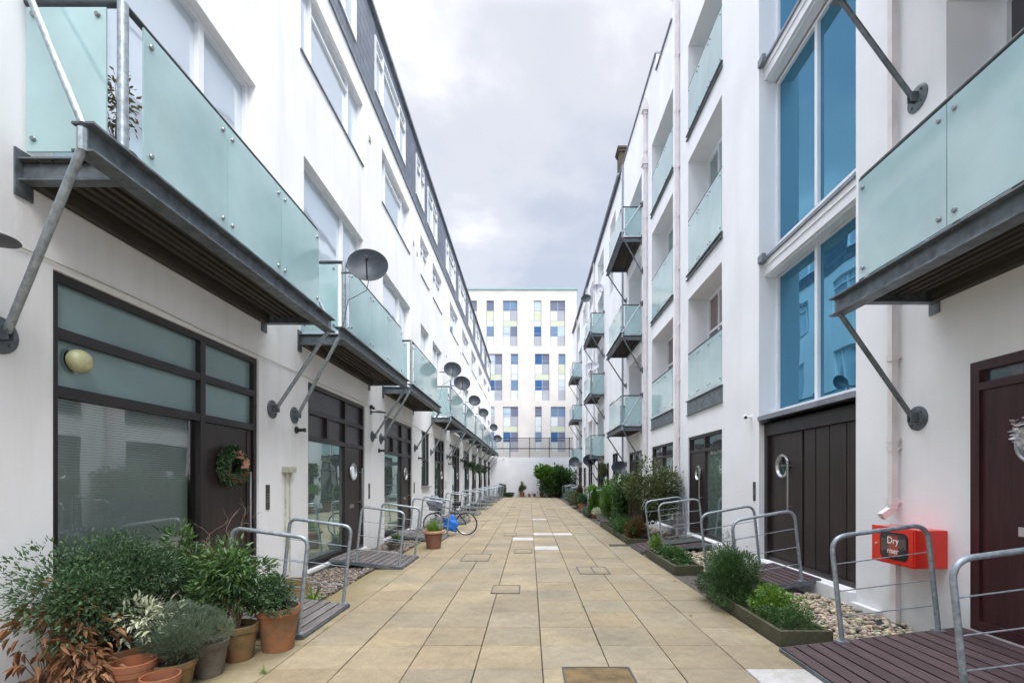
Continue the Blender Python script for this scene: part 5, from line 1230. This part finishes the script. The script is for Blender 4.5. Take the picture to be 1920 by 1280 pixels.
# ------------------------------------------------------------------ bicycle
B = empty('bicycle', (-2.43, 14.45, 0), label='dark bicycle leaning at the left ramp rail beyond the bell planter', cat='bicycle')
def wheel(x):
    w_ = empty('wheel', (x, 0, .34), parent=B)
    circ = lambda r: [(r * math.cos(t), 0, r * math.sin(t)) for t in np.linspace(0, math.tau, 41)[:-1]]
    m = MB(); m.tube(circ(.325), .017, 8, closed=True); m.build('tyre', 'rubber', w_, smooth=True)
    m = MB(); m.tube(circ(.303), .009, 6, closed=True); m.build('rim', 'steel', w_, smooth=True)
    m = MB()
    for k in range(18): t = k * math.tau / 18; m.tube([(0, .02 * (-1) ** k, 0), (.3 * math.cos(t), 0, .3 * math.sin(t))], .0018, 4)
    m.tube([(0, -.05, 0), (0, .05, 0)], .02, 8); m.build('spokes', 'steel', w_)
wheel(-.48); wheel(.50)
m = MB(); bb = (.06, 0, .30); st_ = (.17, 0, .80); hd = (-.33, 0, .86); hb = (-.36, 0, .72)
for a, b in ((bb, st_), (st_, hd), (bb, hb), (hd, hb), ((.50, .05, .34), bb), ((.50, .05, .34), st_), ((.50, -.05, .34), bb), ((.50, -.05, .34), st_)): m.tube([a, b], .015, 8)
m.tube([hb, (-.48, .05, .34)], .012, 8); m.tube([hb, (-.48, -.05, .34)], .012, 8); m.tube([hd, (-.34, 0, .98)], .012, 8); m.build('frame', 'bike_frame', B, smooth=True)
m = MB(); m.tube(fillet([(-.30, -.29, 1.0), (-.36, -.1, 1.0), (-.36, .1, 1.0), (-.30, .29, 1.0)], .06), .012, 8); m.build('handlebar', 'bike_frame', B, smooth=True)
m = MB(); m.tube([(.16, 0, .8), (.19, 0, .93)], .012, 8); m.tube([(.33, 0, .95), (.22, 0, .955), (.08, 0, .94)], [.07, .06, .02], 10); m.build('saddle', 'rubber', B, smooth=True)
m = MB(); m.lathe([(.08, .04), (.085, .045), (.085, .05), (0, .05)], bb, 20, (0, -1, 0)); m.tube([(bb[0], -.07, bb[2]), (bb[0] + .12, -.07, bb[2] - .12)], .01, 6); m.box((bb[0] + .08, -.14, bb[2] - .14), (bb[0] + .17, -.07, bb[2] - .115)); m.build('crank', 'steel', B)
m = MB(); m.box((.36, -.06, .70), (.74, .06, .715)); m.tube([(.72, .05, .70), (.5, .06, .34)], .006, 6); m.build('rack', 'steel', B)
def lump(name, c, rad, mt, label, cat, seed, amp=.18):
    r = np.random.default_rng(seed); import bmesh
    bm = bmesh.new(); bmesh.ops.create_icosphere(bm, subdivisions=4, radius=1); ph = r.uniform(0, 6, 9)
    for v in bm.verts:
        x, y, z = v.co; k = 1 + amp * (math.sin(3 * x + ph[0]) * math.sin(4 * y + ph[1]) + .5 * math.sin(7 * z + ph[2] + 3 * x) + .3 * math.sin(11 * x + ph[3]) * math.cos(9 * z + ph[4]))
        v.co = Vector((x * rad[0], y * rad[1], max(z, -.75) * rad[2])) * k
    me = bpy.data.meshes.new(name); bm.to_mesh(me); bm.free(); me.materials.append(MATS[mt]); me.polygons.foreach_set('use_smooth', [True] * len(me.polygons))
    o = bpy.data.objects.new(name, me); COL.objects.link(o); o.location = c; tag(o, label, cat); return o
lump('blue_bag', (-2.37, 14.28, .34), (.22, .10, .26), 'bag_blue', 'bright blue bag hanging on the bicycle frame', 'bag', 3)
lump('cloth_cover', (-2.86, 14.42, .95), (.27, .13, .22), 'cloth_grey', 'crumpled grey rain cover over the bicycle handlebar', 'cover', 5, .25)
# second bicycle / trolley further along: folded clothes airer look is skipped; weeds in the paving joints
def weed(x, y, s, n, label):
    strap_plant('paving_weed', label, 'weed', x, y, 0, n, s, .005, 'leaf_lime', droop=.7, r0=.02, group='small weeds in the paving joints')
weed(-2.33, 4.16, .09, 30, 'small weed in the paving joint near the lavender pot'); weed(-1.70, 8.2, .05, 14, 'tiny weed in the left joint before the second ramp')
weed(-2.29, 7.6, .045, 12, 'small green tuft in the left paving joint level with the first pier')
weed(-1.68, 6.7, .045, 12, 'tiny weed in the second left joint before the gravel')
weed(-1.08, 9.1, .045, 12, 'tiny weed near the joint left of the bell planter')
weed(2.0, 5.9, .045, 12, 'small weed in the joint beside the near right planter')
weed(2.42, 7.9, .045, 12, 'green tuft beside the rosemary bush')
weed(-2.3, 5.4, .045, 12, 'weed at the toe of the nearest left ramp')
weed(0.72, 6.3, .045, 12, 'tiny weed by the centre joint')
weed(2.5, 11.6, .045, 12, 'tuft at the foot of the third right ramp')
strap_plant('palm_plant', 'palm-like plant with long arching leaves rising from the big end-wall bush', 'plant', 2.2, 43.9, .9, 80, 1.9, .13, 'leaf_mid', droop=.55, r0=.15)
strap_plant('palm_plant', 'shorter arching palm-like plant at the left edge of the end-wall bush', 'plant', 1.35, 43.8, 1.5, 46, 1.1, .12, 'leaf_lime', droop=.6, r0=.12)
